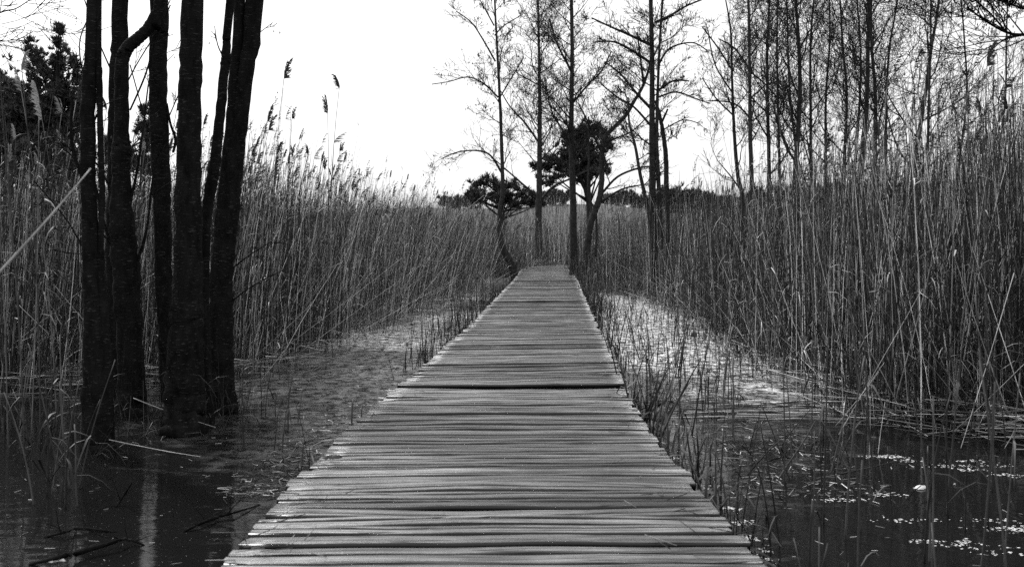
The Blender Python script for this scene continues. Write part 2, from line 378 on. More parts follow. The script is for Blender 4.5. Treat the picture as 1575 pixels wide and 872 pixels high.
def bare_tree(label, group, stems, Yd, height=11.5, nb=26, side=None, branches=(), bark=None, minr=.006, cone=.03, cone_p=.5,
              b0=.25, blen=2.3, up=.14, ang=(38, 62), sides=9, kids=None, name='tree', depth=3, twig=None, auto_stems=(0,), foot=True):
    """stems: lists of (px, py, width px) from the base upwards; the first is the main trunk"""
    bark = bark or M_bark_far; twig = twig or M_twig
    sp_ = []
    for st in stems:
        pts = []
        for k in range(len(st)):
            q = st[k]; yy = Yd + (q[3] if len(q) > 3 else 0)
            pts.append([P(q[0], q[1], yy), q[2] * yy / F / 2 * (1.0 if Yd < 10 else float(np.interp(q[1], [80, 360], [.60, .84])))])
        sp_.append(pts)
    for pts in sp_:
        z = pts[-1][0].z
        if z > H + HZ * Yd / F - 1.0 and height > z + .3:
            d = (pts[-1][0] - pts[-2][0]); d = (d.normalized() + Vector((0, 0, 1.5))).normalized()
            pts.append([pts[-1][0] + d * (height - z) * .5 + Vector((rnd.gauss(0, .1), 0, 0)), pts[-1][1] * .6])
            pts.append([pts[-1][0] + Vector((rnd.gauss(0, .2), rnd.gauss(0, .2), (height - z) * .5)), .012])
    base = sp_[0][0][0].copy(); base.z = min(base.z, float(terrain(base.x, base.y)) + .1)
    root = tag(empty(name, base), label, 'tree', group)
    cones = []
    for si, pts in enumerate(sp_):
        if foot and si == 0 or pts[0][0].z < .6:
            p0 = pts[0]; pts.insert(0, [Vector((p0[0].x, p0[0].y, min(base.z, p0[0].z) - .25)), p0[1] * 1.05])
        sm = smooth_path(pts, 8); m_ = MB()
        ns = len(sm)
        sm2 = [(p - base + Vector((rnd.gauss(0, 1), rnd.gauss(0, 1), 0)) * r * .05, r * (1 + rnd.gauss(0, .018))) for i, (p, r) in enumerate(sm)]
        m_.tube([a[0] for a in sm2], [a[1] for a in sm2], sides, rough=.025)
        m_.build('trunk', bark, root)
        if si in auto_stems:
            z0 = pts[0][0].z; z1 = pts[-1][0].z; cum = [a[0].z for a in sm]
            for j in range(nb):
                t = b0 + (1 - b0) * ((j + rnd.random()) / nb); z = z0 + (z1 - z0) * t
                i = min(range(ns), key=lambda q: abs(cum[q] - z)); p, r = sm[i]
                az = rnd.uniform(0, 2 * math.pi) if side is None else (math.pi * side + rnd.gauss(0, .9))
                an = math.radians(rnd.uniform(*ang)); L = blen * (1.12 - .75 * t) * rnd.uniform(.6, 1.2)
                d = Vector((math.cos(az) * math.sin(an), math.sin(az) * math.sin(an), math.cos(an)))
                bm_ = MB(); cs = []
                grow(bm_, cs, p - base, d, L, max(minr * 1.5, min(r * .55, .008 + L * .011)), depth, up * .6, cone_p, minr, .13, kids)
                cones += [q + base for q in cs]
                bm_.build('branch', twig, root)
    for br in branches:
        pts = [(P(q[0], q[1], Yd + (q[3] if len(q) > 3 else 0)), q[2] * Yd / F / 2) for q in br[0]]
        sm = smooth_path([list(a) for a in pts], 5); bm_ = MB()
        bm_.tube([a[0] - base for a in sm], [a[1] for a in sm], 6, cap=False)
        L = sum((sm[i + 1][0] - sm[i][0]).length for i in range(len(sm) - 1)); cs = []
        for j in range(br[1]):
            t = rnd.uniform(.15, 1); i = min(int(t * (len(sm) - 1)), len(sm) - 2)
            dr = (sm[i + 1][0] - sm[i][0]).normalized()
            ax = dr.cross(Vector((rnd.gauss(0, 1), rnd.gauss(0, 1), rnd.gauss(0, .4)))).normalized()
            dd = Quaternion(ax, math.radians(rnd.uniform(25, 60))) @ dr
            grow(bm_, cs, sm[i][0] - base, dd, L * rnd.uniform(.18, .4), max(minr, sm[i][1] * .5), min(2, depth - 1), up * .5, cone_p, minr)
        cones += [q + base for q in cs]
        bm_.build('branch', twig, root)
    add_cones(cones, root, cone, base)
    return root

NG = 'dark alder trunks standing in water at left'
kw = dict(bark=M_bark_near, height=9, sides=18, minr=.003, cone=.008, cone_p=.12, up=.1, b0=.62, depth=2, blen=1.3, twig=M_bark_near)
bare_tree('leftmost dark alder trunk in the near clump, rising from two joined bases', NG,
          [[(150, 694, 52), (149, 650, 44), (147, 560, 38), (143, 450, 27), (136, 300, 22), (135, 217, 22), (137, 126, 21), (143, 0, 18)],
           [(160, 668, 30), (162, 560, 20), (157, 450, 14), (155, 380, 9), (157, 300, 9), (154, 200, 9), (153, 110, 9), (152, 56, 8)]], 6.44, nb=6,
          branches=[([(140, 300, 6), (122, 262, 5), (110, 215, 5), (111, 150, 4)], 4), ([(142, 195, 4), (157, 165, 2), (192, 150, 1.5)], 2),
                    ([(150, 405, 3), (128, 380, 3), (100, 335, 2), (52, 278, 2)], 3), ([(135, 150, 3), (122, 70, 2), (140, 20, 2)], 2)], **kw)
bare_tree('straight dark trunk behind the crooked alder of the near clump', NG,
          [[(186, 625, 44), (184, 500, 40), (180, 400, 34), (178, 300, 24), (178, 200, 22), (181, 100, 24), (184, 0, 24)]], 8.3, nb=6,
          branches=[([(184, 150, 3), (210, 100, 2), (240, 50, 2), (262, 0, 1.5)], 3), ([(176, 120, 3), (150, 60, 2), (130, 0, 2)], 2)], **kw)
bare_tree('crooked dark alder trunk with a sharp bend to the right high up', NG,
          [[(203, 640, 52), (203, 600, 42), (199, 520, 38), (194, 430, 40), (188, 353, 38), (186, 270, 26), (187, 235, 30), (187, 202, 22), (188, 101, 20), (191, 84, 20), (197, 73, 19), (212, 60, 18), (228, 44, 17), (240, 22, 17), (246, 0, 17)]], 7.7, nb=5,
          branches=[([(190, 400, 8), (210, 402, 6), (226, 350, 4), (233, 290, 4), (243, 236, 3), (262, 205, 2)], 3), ([(185, 395, 5), (168, 370, 4), (150, 300, 4), (140, 255, 3)], 3),
                    ([(196, 330, 6), (203, 300, 5), (213, 250, 4), (222, 180, 3), (228, 130, 2)], 4), ([(200, 170, 3), (222, 120, 3), (236, 75, 2), (262, 8, 2)], 3), ([(190, 350, 5), (160, 270, 3), (118, 215, 2)], 3)], **kw)
bare_tree('dark trunk standing just left of the thickest alder', NG,
          [[(262, 622, 30), (258, 520, 27), (252, 439, 25), (249, 330, 26), (247, 252, 28), (243, 151, 27), (244, 60, 27), (245, 0, 27)]], 8.4, nb=6,
          branches=[([(256, 160, 5), (262, 190, 4), (270, 215, 5), (266, 235, 4)], 2), ([(252, 200, 3), (262, 175, 2), (290, 110, 1.5)], 2), ([(245, 250, 3), (225, 190, 2), (200, 100, 2)], 3)], **kw)
bare_tree('thickest dark alder trunk of the near clump, black flared base', NG,
          [[(284, 662, 74), (284, 630, 62), (285, 582, 58), (287, 500, 50), (289, 439, 44), (290, 303, 38), (292, 151, 34), (296, 0, 33)]], 7.0, nb=6,
          branches=[([(300, 520, 3), (318, 535, 2), (326, 560, 2)], 0)], **kw)
bare_tree('thin leaning dark trunk between the thickest alder and the forked one', NG,
          [[(318, 640, 24), (314, 560, 20), (313, 439, 17), (316, 350, 16), (322, 300, 17), (328, 268, 18), (336, 200, 15), (345, 110, 14), (347, 92, 15), (349, 60, 12), (354, 0, 13)]], 7.3, nb=5,
          branches=[([(347, 95, 3), (335, 70, 2), (330, 40, 1)], 1)], **kw)
bare_tree('forked dark alder trunk leaning right beside the tall reeds', NG,
          [[(343, 636, 48), (343, 600, 36), (341, 530, 35), (340, 439, 35), (349, 350, 34), (356, 290, 30), (368, 200, 22), (380, 100, 24), (391, 0, 27)],
           [(342, 440, 28), (343, 350, 26), (346, 290, 20), (355, 200, 18), (362, 100, 17), (368, 0, 17)]], 7.8, nb=6,
          branches=[([(385, 60, 2), (400, 50, 1.5), (420, 35, 1)], 1), ([(350, 420, 3), (380, 395, 2), (420, 370, 1.5)], 3), ([(350, 470, 3), (380, 445, 2), (425, 420, 1.5)], 3)], auto_stems=(0, 1), **kw)

MG = 'bare alders at the far end of the boardwalk'
fk = dict(cone=.024, cone_p=.15, minr=.0048, nb=26)
bare_tree('slim bare alder with a kinked foot at the left edge of the far boardwalk end', MG,
          [[(789, 418, 15), (784, 402, 14), (772, 378, 12), (768, 350, 9), (769, 320, 8), (773, 295, 8), (772, 240, 8), (769, 160, 7), (765, 80, 6), (761, 0, 5)]], 28.6, height=11.2,
          branches=[([(771, 265, 4), (755, 240, 3), (735, 232, 2.6), (705, 234, 2), (680, 244, 1.6)], 9), ([(766, 150, 3), (745, 130, 2.4), (720, 119, 2), (690, 126, 1.6), (664, 130, 1.4)], 9),
                    ([(762, 95, 3), (742, 60, 2.4), (725, 35, 2), (702, 18, 1.5)], 7), ([(766, 155, 2.5), (788, 118, 2), (806, 88, 1.5)], 5), ([(761, 55, 2.4), (775, 40, 2), (800, 25, 1.4)], 5), ([(760, 40, 2.4), (748, 18, 2), (738, 0, 1.4)], 4)],
          b0=.34, blen=1.5, **{**fk, 'nb': 14})
bare_tree('bare alder standing behind the boardwalk end, left of centre', MG,
          [[(828, 405, 14), (828, 350, 13), (829, 300, 12), (830, 240, 11), (830, 150, 9), (829, 80, 7), (827, 0, 6)]], 44, height=16,
          branches=[([(830, 312, 4), (850, 288, 3.5), (885, 272, 2.5), (905, 262, 2)], 6), ([(829, 305, 4), (800, 280, 3), (775, 258, 2), (760, 245, 1.6)], 7), ([(829, 220, 3.5), (808, 190, 3), (785, 165, 2), (770, 140, 1.6)], 7)], b0=.28, blen=3.0, **{**fk, 'cone': .03, 'nb': 34, 'minr': .007})
bare_tree('tallest bare alder at the right edge of the far boardwalk end', MG,
          [[(882, 412, 17), (882, 380, 14), (881, 300, 13), (879, 240, 12), (879, 150, 11), (880, 80, 10), (879, 0, 9)]], 29, height=12,
          branches=[([(879, 225, 4), (862, 195, 3), (848, 170, 2.4), (838, 120, 2)], 7), ([(880, 160, 3.6), (905, 130, 3), (925, 110, 2.4), (940, 80, 2)], 8), ([(879, 110, 3.6), (858, 70, 3), (845, 30, 2)], 7)], b0=.30, blen=2.3, **{**fk, 'nb': 38})
bare_tree('crooked bare tree forking right beside the tallest alder', MG,
          [[(903, 405, 14), (903, 385, 13), (908, 345, 12), (920, 312, 12), (925, 285, 11), (926, 250, 11), (929, 215, 11), (945, 196, 9), (962, 178, 9), (976, 155, 8), (990, 130, 7), (1002, 95, 5), (1018, 60, 4)],
           [(916, 395, 5), (917, 330, 4), (905, 300, 4), (906, 240, 4), (905, 180, 3)]], 28.3, height=9,
          branches=[([(924, 300, 4), (950, 272, 3.5), (985, 258, 3), (1003, 257, 2)], 6), ([(918, 315, 4), (955, 292, 3), (985, 285, 2), (1005, 283, 1.6)], 5), ([(929, 220, 4), (950, 212, 3), (975, 200, 2), (1005, 170, 1.6)], 6),
                    ([(927, 240, 4), (905, 190, 3), (890, 160, 2)], 6), ([(990, 130, 4), (985, 90, 3), (980, 50, 2)], 5)], b0=.45, blen=1.6, **{**fk, 'nb': 16})
bare_tree('tall bare alder with paired stems, right of the far boardwalk end', MG,
          [[(1005, 385, 16), (1004, 300, 14), (1003, 200, 13), (1003, 100, 12), (1001, 0, 11)],
           [(1017, 385, 10), (1014, 300, 9), (1010, 220, 8), (1012, 130, 7), (1015, 60, 6), (1019, 0, 6)]], 23, height=10.5,
          branches=[([(1002, 168, 5), (980, 145, 4), (955, 115, 3), (930, 95, 2)], 9), ([(1002, 98, 4.5), (975, 80, 4), (945, 65, 3), (915, 65, 2)], 9), ([(1001, 70, 4.5), (970, 55, 4), (940, 42, 3), (910, 28, 2)], 9),
                    ([(1002, 195, 4), (975, 165, 3), (950, 150, 2.4), (925, 130, 2)], 7), ([(1012, 140, 3.5), (1035, 125, 3), (1060, 125, 2)], 6), ([(1013, 100, 3.5), (1030, 75, 3), (1065, 66, 2), (1090, 80, 1.6)], 8),
                    ([(1008, 35, 4.5), (1030, 25, 4), (1055, 10, 3), (1080, 0, 2)], 7), ([(1012, 150, 3), (1040, 142, 2.6), (1070, 152, 2), (1092, 160, 1.5)], 7)], b0=.4, blen=1.6, auto_stems=(0, 1), **{**fk, 'nb': 12})
bare_tree('thin bare stem leaning left in front of the paired alder', MG,
          [[(1003, 372, 8), (996, 320, 8), (985, 270, 7), (977, 225, 6), (968, 190, 5), (966, 150, 4)]], 22.5, height=4.5, b0=.5, blen=1.1, **{**fk, 'nb': 8})
bare_tree('crooked bare stem joining the paired alder from the right', MG,
          [[(1027, 340, 9), (1025, 280, 10), (1024, 240, 10), (1020, 205, 9), (1014, 175, 8), (1008, 155, 6)]], 23.6, height=4.6,
          branches=[([(1018, 188, 4), (1024, 175, 3), (1027, 168, 3)], 0), ([(1020, 200, 2), (1050, 185, 1.6), (1075, 190, 1.4)], 4)], b0=.7, blen=1.0, **{**fk, 'nb': 3})

RG = 'bare alders standing in the reeds at right'
rk = dict(cone=.018, cone_p=.05, minr=.0036, up=.2, ang=(30, 58))
bare_tree('slender bare sapling, leftmost behind the right reed bed', RG, [[(1145, 330, 9), (1135, 270, 8), (1129, 200, 7), (1126, 120, 6), (1124, 50, 5), (1116, 0, 3)]], 20, height=8, nb=12, b0=.35, blen=1.5,
          branches=[([(1127, 110, 3), (1105, 75, 2.4), (1080, 42, 1.6)], 5), ([(1128, 145, 2.6), (1100, 100, 2), (1088, 42, 1.6)], 5), ([(1130, 180, 2.6), (1100, 150, 2), (1080, 120, 1.5)], 4)], **rk)
bare_tree('straight black bare alder trunk second from left behind the right reeds', RG, [[(1160, 340, 10), (1156, 270, 9), (1154, 200, 9), (1153, 100, 8), (1151, 0, 7)]], 18.5, height=9.5, nb=16, b0=.36, blen=1.6,
          branches=[([(1155, 110, 3), (1130, 75, 2.5), (1105, 60, 1.6)], 6), ([(1156, 185, 3), (1130, 160, 2.5), (1090, 155, 1.6)], 6), ([(1153, 110, 3), (1175, 128, 2.5), (1195, 150, 1.6)], 4)], **rk)
RT = [(1184, 1183, 8, 20, 'bare alder with a straight mid grey trunk beside the black one'), (1200, 1196, 6, 22, 'thin bare alder between the two straight trunks at right'), (1222, 1224, 11, 19, 'stout bare alder with branches fanning right above the reeds'),
      (1248, 1252, 7, 23, 'bare alder right of the stout trunk, thin and upright'), (1270, 1276, 6, 21, 'thin bare alder leaning slightly right in the dense group'), (1297, 1292, 7, 24, 'bare alder left of the twin trunks in the dense group'),
      (1322, 1336, 11, 19, 'stout twin-like bare alder in the middle of the right group'), (1345, 1340, 9, 22, 'bare alder close behind the stout middle trunk'), (1362, 1380, 6, 20, 'thin bare alder leaning right past the middle trunks'),
      (1398, 1444, 9, 17.5, 'bare alder leaning strongly right over the right reed bed'), (1425, 1432, 6, 23, 'thin upright bare alder behind the leaning one'), (1232, 1210, 6, 25, 'far thin bare alder leaning left in the dense group'),
      (1312, 1318, 6, 26, 'far thin bare alder seen through the dense group'), (1470, 1478, 5, 24, 'slim bare alder near the right end of the group'), (1530, 1550, 5, 27, 'small bare alder at the far right behind the reeds')]
for (xb, xt, w, Yd, lb) in RT:
    xm = (xb + xt) / 2 + rnd.gauss(0, 6)
    bare_tree(lb, RG, [[(xb, 330, w * 1.15), ((xb * 2 + xm) / 3, 250, w), (xm, 150, w * .9), ((xm + xt) / 2 + rnd.gauss(0, 2), 70, w * .8), (xt, 0, w * .7)]], Yd, height=rnd.uniform(9, 11),
              nb=20 if w > 6 else 14, b0=.33, blen=2.3 if w > 6 else 1.7, **rk)
# branches of trees that stand outside the frame reach into it
bare_tree('overhanging alder branch reaching in at the top right corner', None,
          [[(1990, 560, 40), (1985, 300, 34), (1960, 100, 30), (1930, -150, 26)]], 8, height=6.5, nb=0, bark=M_bark_near, minr=.003, cone=.009, cone_p=.7, twig=M_bark_near, sides=14,
          branches=[([(1965, 130, 12), (1780, 60, 9), (1640, 52, 6), (1575, 54, 4.5), (1548, 50, 4), (1515, 32, 3), (1488, 12, 2.5)], 22), ([(1640, 52, 5), (1590, 20, 4), (1540, 2, 3), (1500, -20, 2)], 12), ([(1548, 50, 3), (1522, 20, 2.5), (1490, -8, 2)], 7)], up=.12, name='tree')
bare_tree('alder branch tip reaching in at the top left corner', None,
          [[(-300, 640, 44), (-300, 300, 34), (-290, 0, 30)]], 8, height=6.5, nb=0, bark=M_bark_near, minr=.003, cone=.009, cone_p=.7, twig=M_bark_near, sides=14,
          branches=[([(-290, 180, 12), (-150, 90, 7), (-60, 48, 4), (0, 20, 2.6), (24, 14, 2), (46, 0, 1.5)], 12)], up=.1, name='tree')

# ------------------------------------------------------------------ pines and far scrub
def tufts(m_, cen, nrm, size, nb, N=None):
    """needle tufts: nb blades radiating round each direction"""
    cen = np.asarray(cen); n = len(cen)
    c = np.repeat(cen, nb, 0); d = np.repeat(nrm, nb, 0) + R.standard_normal((n * nb, 3)) * .62
    d /= np.linalg.norm(d, axis=1, keepdims=True)
    sd_ = np.cross(d, R.standard_normal((n * nb, 3))); sd_ /= np.linalg.norm(sd_, axis=1, keepdims=True)
    s = size * R.uniform(.6, 1.2, (n * nb, 1)); w = s * .11
    v = np.stack([c + sd_ * w, c - sd_ * w, c + d * s], 1).reshape(-1, 3)
    t = np.arange(n * nb * 3).reshape(-1, 3); tone = np.repeat(R.random(n * nb), 3)
    m_.add(v, None, t, tone)
def pine(name, label, group, base, trunk_top, lobes, size=.22, dens=60, trunk_r=.12, blades=16, cat='tree'):
    base = Vector(base); root = tag(empty(name, base), label, cat, group)
    m_ = MB(); top = Vector(trunk_top) - base
    m_.tube([Vector((0, 0, -.2)), top * .3 + Vector((.05, 0, 0)), top * .65 - Vector((.05, 0, 0)), top], [trunk_r * 1.1, trunk_r, trunk_r * .7, trunk_r * .3], 9); m_.build('trunk', M_bark_far, root)
    cr = MB(); br = MB()
    for (c, rad) in lobes:
        c = np.array(c) - np.array(base); rad = np.array(rad); vol = rad[0] * rad[1] * rad[2] * 4.19
        n = max(30, int(dens * vol ** .85)); K = max(5, n // 26); cc = R.standard_normal((K, 3)); cc /= np.linalg.norm(cc, axis=1, keepdims=True); cc *= R.random((K, 1)) ** .4; u = R.standard_normal((n, 3)); u /= np.linalg.norm(u, axis=1, keepdims=True)
        lump = 1 + .22 * np.sin(u[:, :1] * 5 + c[0]) * np.cos(u[:, 2:] * 4 + u[:, 1:2] * 3 + c[2])
        rr = R.random((n, 1)) ** .45 * lump; pos = c + np.where(R.random((n, 1)) < .82, (cc[R.integers(0, K, n)] + R.standard_normal((n, 3)) * .13), u * rr) * rad * 1.02
        nr = u * .6 + np.array([0, 0, .8]); tufts(cr, pos, nr, size, blades)
        for k in range(max(3, n // 40)):
            e = Vector(pos[R.integers(n)]); s = top * rnd.uniform(.45, .95)
            br.tube([s, s.lerp(e, .5) + Vector((0, 0, -.05)), e], [trunk_r * .3, trunk_r * .2, .01], 4, cap=False)
    br.build('branches', M_twig, root); cr.build('crown', M_needle, root, smooth=False)
    return root
def lobes_px(lst, Yd):
    out = []
    for (px, py, rx, rz) in lst:
        p = P(px, py, Yd + rnd.uniform(-.6, .6)); k = Yd / F
        out.append((tuple(p), (rx * k, rx * k * .9, rz * k)))
    return out
def gz(px, Yd): x = (px - 787.5) * Yd / F; return (x, Yd, float(terrain(x, Yd)))
pine('pine_tree', 'dark pine with a pointed tip behind the reeds at far left', None, gz(85, 24), P(88, 90, 24),
     lobes_px([(90, 85, 22, 28), (60, 95, 20, 24), (48, 75, 12, 14), (108, 100, 14, 22), (85, 140, 40, 34), (60, 200, 55, 45), (110, 190, 22, 50), (90, 260, 50, 40), (90, 48, 5, 14), (30, 160, 40, 30), (120, 140, 18, 30), (60, 240, 60, 40), (20, 215, 40, 40)], 24), size=.17, dens=480, trunk_r=.14)
pine('pine_tree', 'dark rounded pine cut by the left edge of the view', None, gz(-20, 26), P(-5, 150, 26),
     lobes_px([(5, 130, 32, 30), (-30, 110, 40, 40), (20, 175, 40, 35), (-20, 220, 60, 50), (15, 260, 45, 35)], 26), size=.18, dens=400, trunk_r=.16)
pine('pine_tree', 'dark pine glimpsed between the near alder trunks', None, gz(222, 26), P(222, 190, 26),
     lobes_px([(218, 180, 14, 26), (228, 215, 18, 28), (212, 255, 26, 30), (180, 240, 26, 40)], 26), size=.17, dens=380, trunk_r=.1)
pine('pine_tree', 'flat topped dark pine behind the alders at the boardwalk end', None, gz(908, 47), P(905, 230, 47),
     lobes_px([(880, 212, 26, 20), (912, 208, 24, 18), (925, 235, 22, 22), (895, 240, 26, 20), (868, 235, 22, 22), (835, 262, 18, 14), (846, 278, 18, 10), (900, 225, 34, 24), (893, 252, 40, 20), (858, 255, 24, 16), (885, 268, 24, 16), (920, 266, 20, 14), (900, 196, 14, 12)], 47), size=.34, dens=60, trunk_r=.2, blades=18)
pine('pine_bush', 'wide low dark pine mound above the reeds left of the path end', None, gz(772, 62), P(775, 285, 62),
     lobes_px([(735, 292, 15, 12), (752, 283, 13, 11), (770, 290, 16, 12), (788, 284, 12, 9), (806, 297, 15, 9), (726, 304, 12, 10), (742, 309, 20, 11), (766, 309, 22, 12), (790, 309, 22, 11), (815, 310, 14, 9), (833, 314, 10, 7)], 62), size=.46, dens=40, trunk_r=.2, cat='tree')
pine('pine_bush', 'dark low pine clump above the reeds at the right edge', None, gz(1555, 34), P(1555, 280, 34),
     lobes_px([(1556, 275, 30, 24), (1520, 290, 34, 16), (1590, 280, 34, 26), (1450, 294, 34, 14), (1400, 296, 30, 12)], 34), size=.28, dens=110, trunk_r=.15, cat='tree')
# ridge bushes, individual, copies of three kinds
protos = []
for k in range(4):
    m0 = pine('ridge_bush', 'small dark rounded evergreen on the distant ridge', 'evergreen bushes on the distant ridge', (0, 0, 0), (0, 0, 1.8),
              [((R.uniform(-.9, .9), R.uniform(-.4, .4), R.uniform(.8, 1.7)), (1.1, 1, .9)) for _ in range(5)] + [((0, 0, .9), (2, 1.3, .9))], size=.5, dens=16, trunk_r=.12, blades=12, cat='bush')
    protos.append(m0)
spots = [(690, 110, 1), (706, 108, .8), (725, 112, 1), (820, 105, 1), (838, 108, 1.1), (852, 104, 1), (866, 108, .9), (940, 108, 1), (958, 112, 1.3), (978, 108, 1.1), (995, 106, .9), (1030, 96, 1.5), (1048, 98, 1.6), (1066, 100, 1.4), (1085, 98, 1.5), (1105, 100, 1.3),
         (1125, 96, 1.4), (1150, 100, 1.3), (1180, 98, 1.5), (1215, 100, 1.4), (1250, 96, 1.4), (1290, 95, 1.4), (1340, 92, 1.5), (1390, 90, 1.5)]
for i, (px, Yd, s) in enumerate(spots):
    o = protos[i] if i < 4 else copy_thing(protos[i % 4])
    o.location = gz(px, Yd); o.rotation_euler = (0, 0, rnd.uniform(0, 6)); o.scale = (s * .8, s * .8, s * rnd.uniform(.7, .95))

# ------------------------------------------------------------------ reeds
def reed_arrays(m_, x, y, z0, h, tx, ty, bx, by, r, tone, rings=5, sides=3):
    """vectorised stems: tilt (tx,ty) per height, bend (bx,by) quadratic"""
    n = len(x); s = np.linspace(0, 1, rings)[None]; hh = h[:, None]
    cx = x[:, None] + tx[:, None] * s * hh + bx[:, None] * s ** 2 * hh
    cy = y[:, None] + ty[:, None] * s * hh + by[:, None] * s ** 2 * hh
    tl = np.sqrt(np.maximum(.05, 1 - (tx ** 2 + ty ** 2)))[:, None]
    cz = z0[:, None] + s * hh * tl - (bx ** 2 + by ** 2)[:, None] * s ** 2 * hh * .5
    rr = r[:, None] * (1 - .65 * s); ph = R.uniform(0, 6.28, (n, 1))
    vs = []
    for k in range(sides):
        a = ph + 2 * math.pi * k / sides
        vs.append(np.stack([cx + rr * np.cos(a), cy + rr * np.sin(a), cz], -1))
    v = np.stack(vs, 2)   # n, rings, sides, 3
    b0_ = (np.arange(n) * rings * sides)[:, None, None]; i = np.arange(rings - 1)[None, :, None]; k = np.arange(sides)[None, None]
    k2 = (k + 1) % sides
    q = np.stack([b0_ + i * sides + k, b0_ + i * sides + k2, b0_ + (i + 1) * sides + k2, b0_ + (i + 1) * sides + k], -1)
    m_.add(v.reshape(-1, 3), q.reshape(-1, 4), None, np.repeat(tone, rings * sides))
    return cx, cy, cz
def leaf_arrays(m_, px, py, pz, L, w, tone, droop=1.0):
    n = len(px); a = R.uniform(0, 6.28, n); up = R.uniform(.25, 1.1, n)
    s = np.array([0, .35, .7, 1.0])[None]; ww = w[:, None] * np.array([.6, 1, .7, .05])[None]
    dx = np.cos(a)[:, None]; dy = np.sin(a)[:, None]
    lx = px[:, None] + dx * s * L[:, None]; ly = py[:, None] + dy * s * L[:, None]
    lz = pz[:, None] + L[:, None] * (up[:, None] * s - droop * 1.15 * s ** 2 * R.uniform(.3, 1.3, (n, 1)))
    sx = -np.sin(a)[:, None] * ww; sy = np.cos(a)[:, None] * ww
    v = np.stack([np.stack([lx - sx, ly - sy, lz], -1), np.stack([lx + sx, ly + sy, lz + ww * .4], -1)], 2)
    b0_ = (np.arange(n) * 8)[:, None]; i = np.arange(3)[None] * 2
    q = np.stack([b0_ + i, b0_ + i + 1, b0_ + i + 3, b0_ + i + 2], -1)
    m_.add(v.reshape(-1, 3), q.reshape(-1, 4), None, np.repeat(tone, 8))
def plume_arrays(m_, px, py, pz, dx, dy, size, tone, nb=14):
    n = len(px); t = np.tile(np.linspace(0, 1, nb), n); I = np.repeat(np.arange(n), nb); S = size[I]
    ox = px[I] + dx[I] * t * S * .35 * t; oy = py[I] + dy[I] * t * S * .35 * t; oz = pz[I] + S * t * .8
    a = R.uniform(0, 6.28, n * nb); L = S * (.42 - .25 * t) * R.uniform(.6, 1.2, n * nb)
    ex = ox + (np.cos(a) * .35 + dx[I] * .75) * L; ey = oy + (np.sin(a) * .35 + dy[I] * .75) * L; ez = oz + L * R.uniform(-.25, .75, n * nb)
    w = S * .020
    v = np.stack([np.stack([ox - w, oy, oz - w], -1), np.stack([ox + w, oy, oz + w * 1.5], -1), np.stack([ex, ey, ez], -1),
                  np.stack([(ox + ex) / 2 + w * .8, (oy + ey) / 2 + w, (oz + ez) / 2 - w], -1)], 1).reshape(-1, 3)
    k = np.arange(n * nb) * 4
    m_.add(v, None, np.concatenate([np.stack([k, k + 1, k + 2], -1), np.stack([k, k + 2, k + 3], -1)]), np.repeat(tone[I], 4))

LY = [8.2, 8.7, 9.3, 9.8, 12.3, 16.2, 19.3, 25, 30, 34, 36.5, 37.5, 60]; LX = [-6.6, -4.9, -3.5, -2.8, -2.75, -2.1, -1.85, -1.15, -.25, .1, .5, 60, 60]
RY = [5.9, 6.3, 7.0, 7.4, 9.0, 9.9, 14, 18, 22.5, 27, 30, 36, 37.5, 60]; RX = [5.2, 4.3, 3.35, 2.95, 2.85, 2.8, 3.05, 3.5, 3.4, 2.85, 2.3, 2.15, -60, -60]
def bed(sidee, N, ymin, ymax, dens_pow):
    """sample positions in the bed within the visible wedge"""
    xs_, ys_ = [], []
    u = R.random(N); yy = ymin + (ymax - ymin) * u ** dens_pow
    lim = .5625 * yy + 1.6
    if sidee < 0: xx = R.uniform(-1, 0, N) * lim * 1.0 + 0
    else: xx = R.uniform(0, 1, N) * lim
    jag = .22 * np.sin(yy * 3.1) + .18 * np.sin(yy * 7.7 + xx * 2) + .12 * R.standard_normal(N)
    keep = xx < np.interp(yy, LY, LX) + jag if sidee < 0 else xx > np.interp(yy, RY, RX) + jag
    # clumpy density
    cl = .5 + .5 * np.sin(xx * 2.3 + 1.7 * np.sin(yy * 1.9)) * np.sin(yy * 2.7 + 1.3 * np.sin(xx * 1.7)); keep &= R.random(N) < .45 + .55 * cl
    # the boardwalk stays clear
    cx = np.interp(yy, dky, [a[1] for a in DK]); keep &= (np.abs(xx - cx) > .98) | (yy > 43)
    return xx[keep], yy[keep]
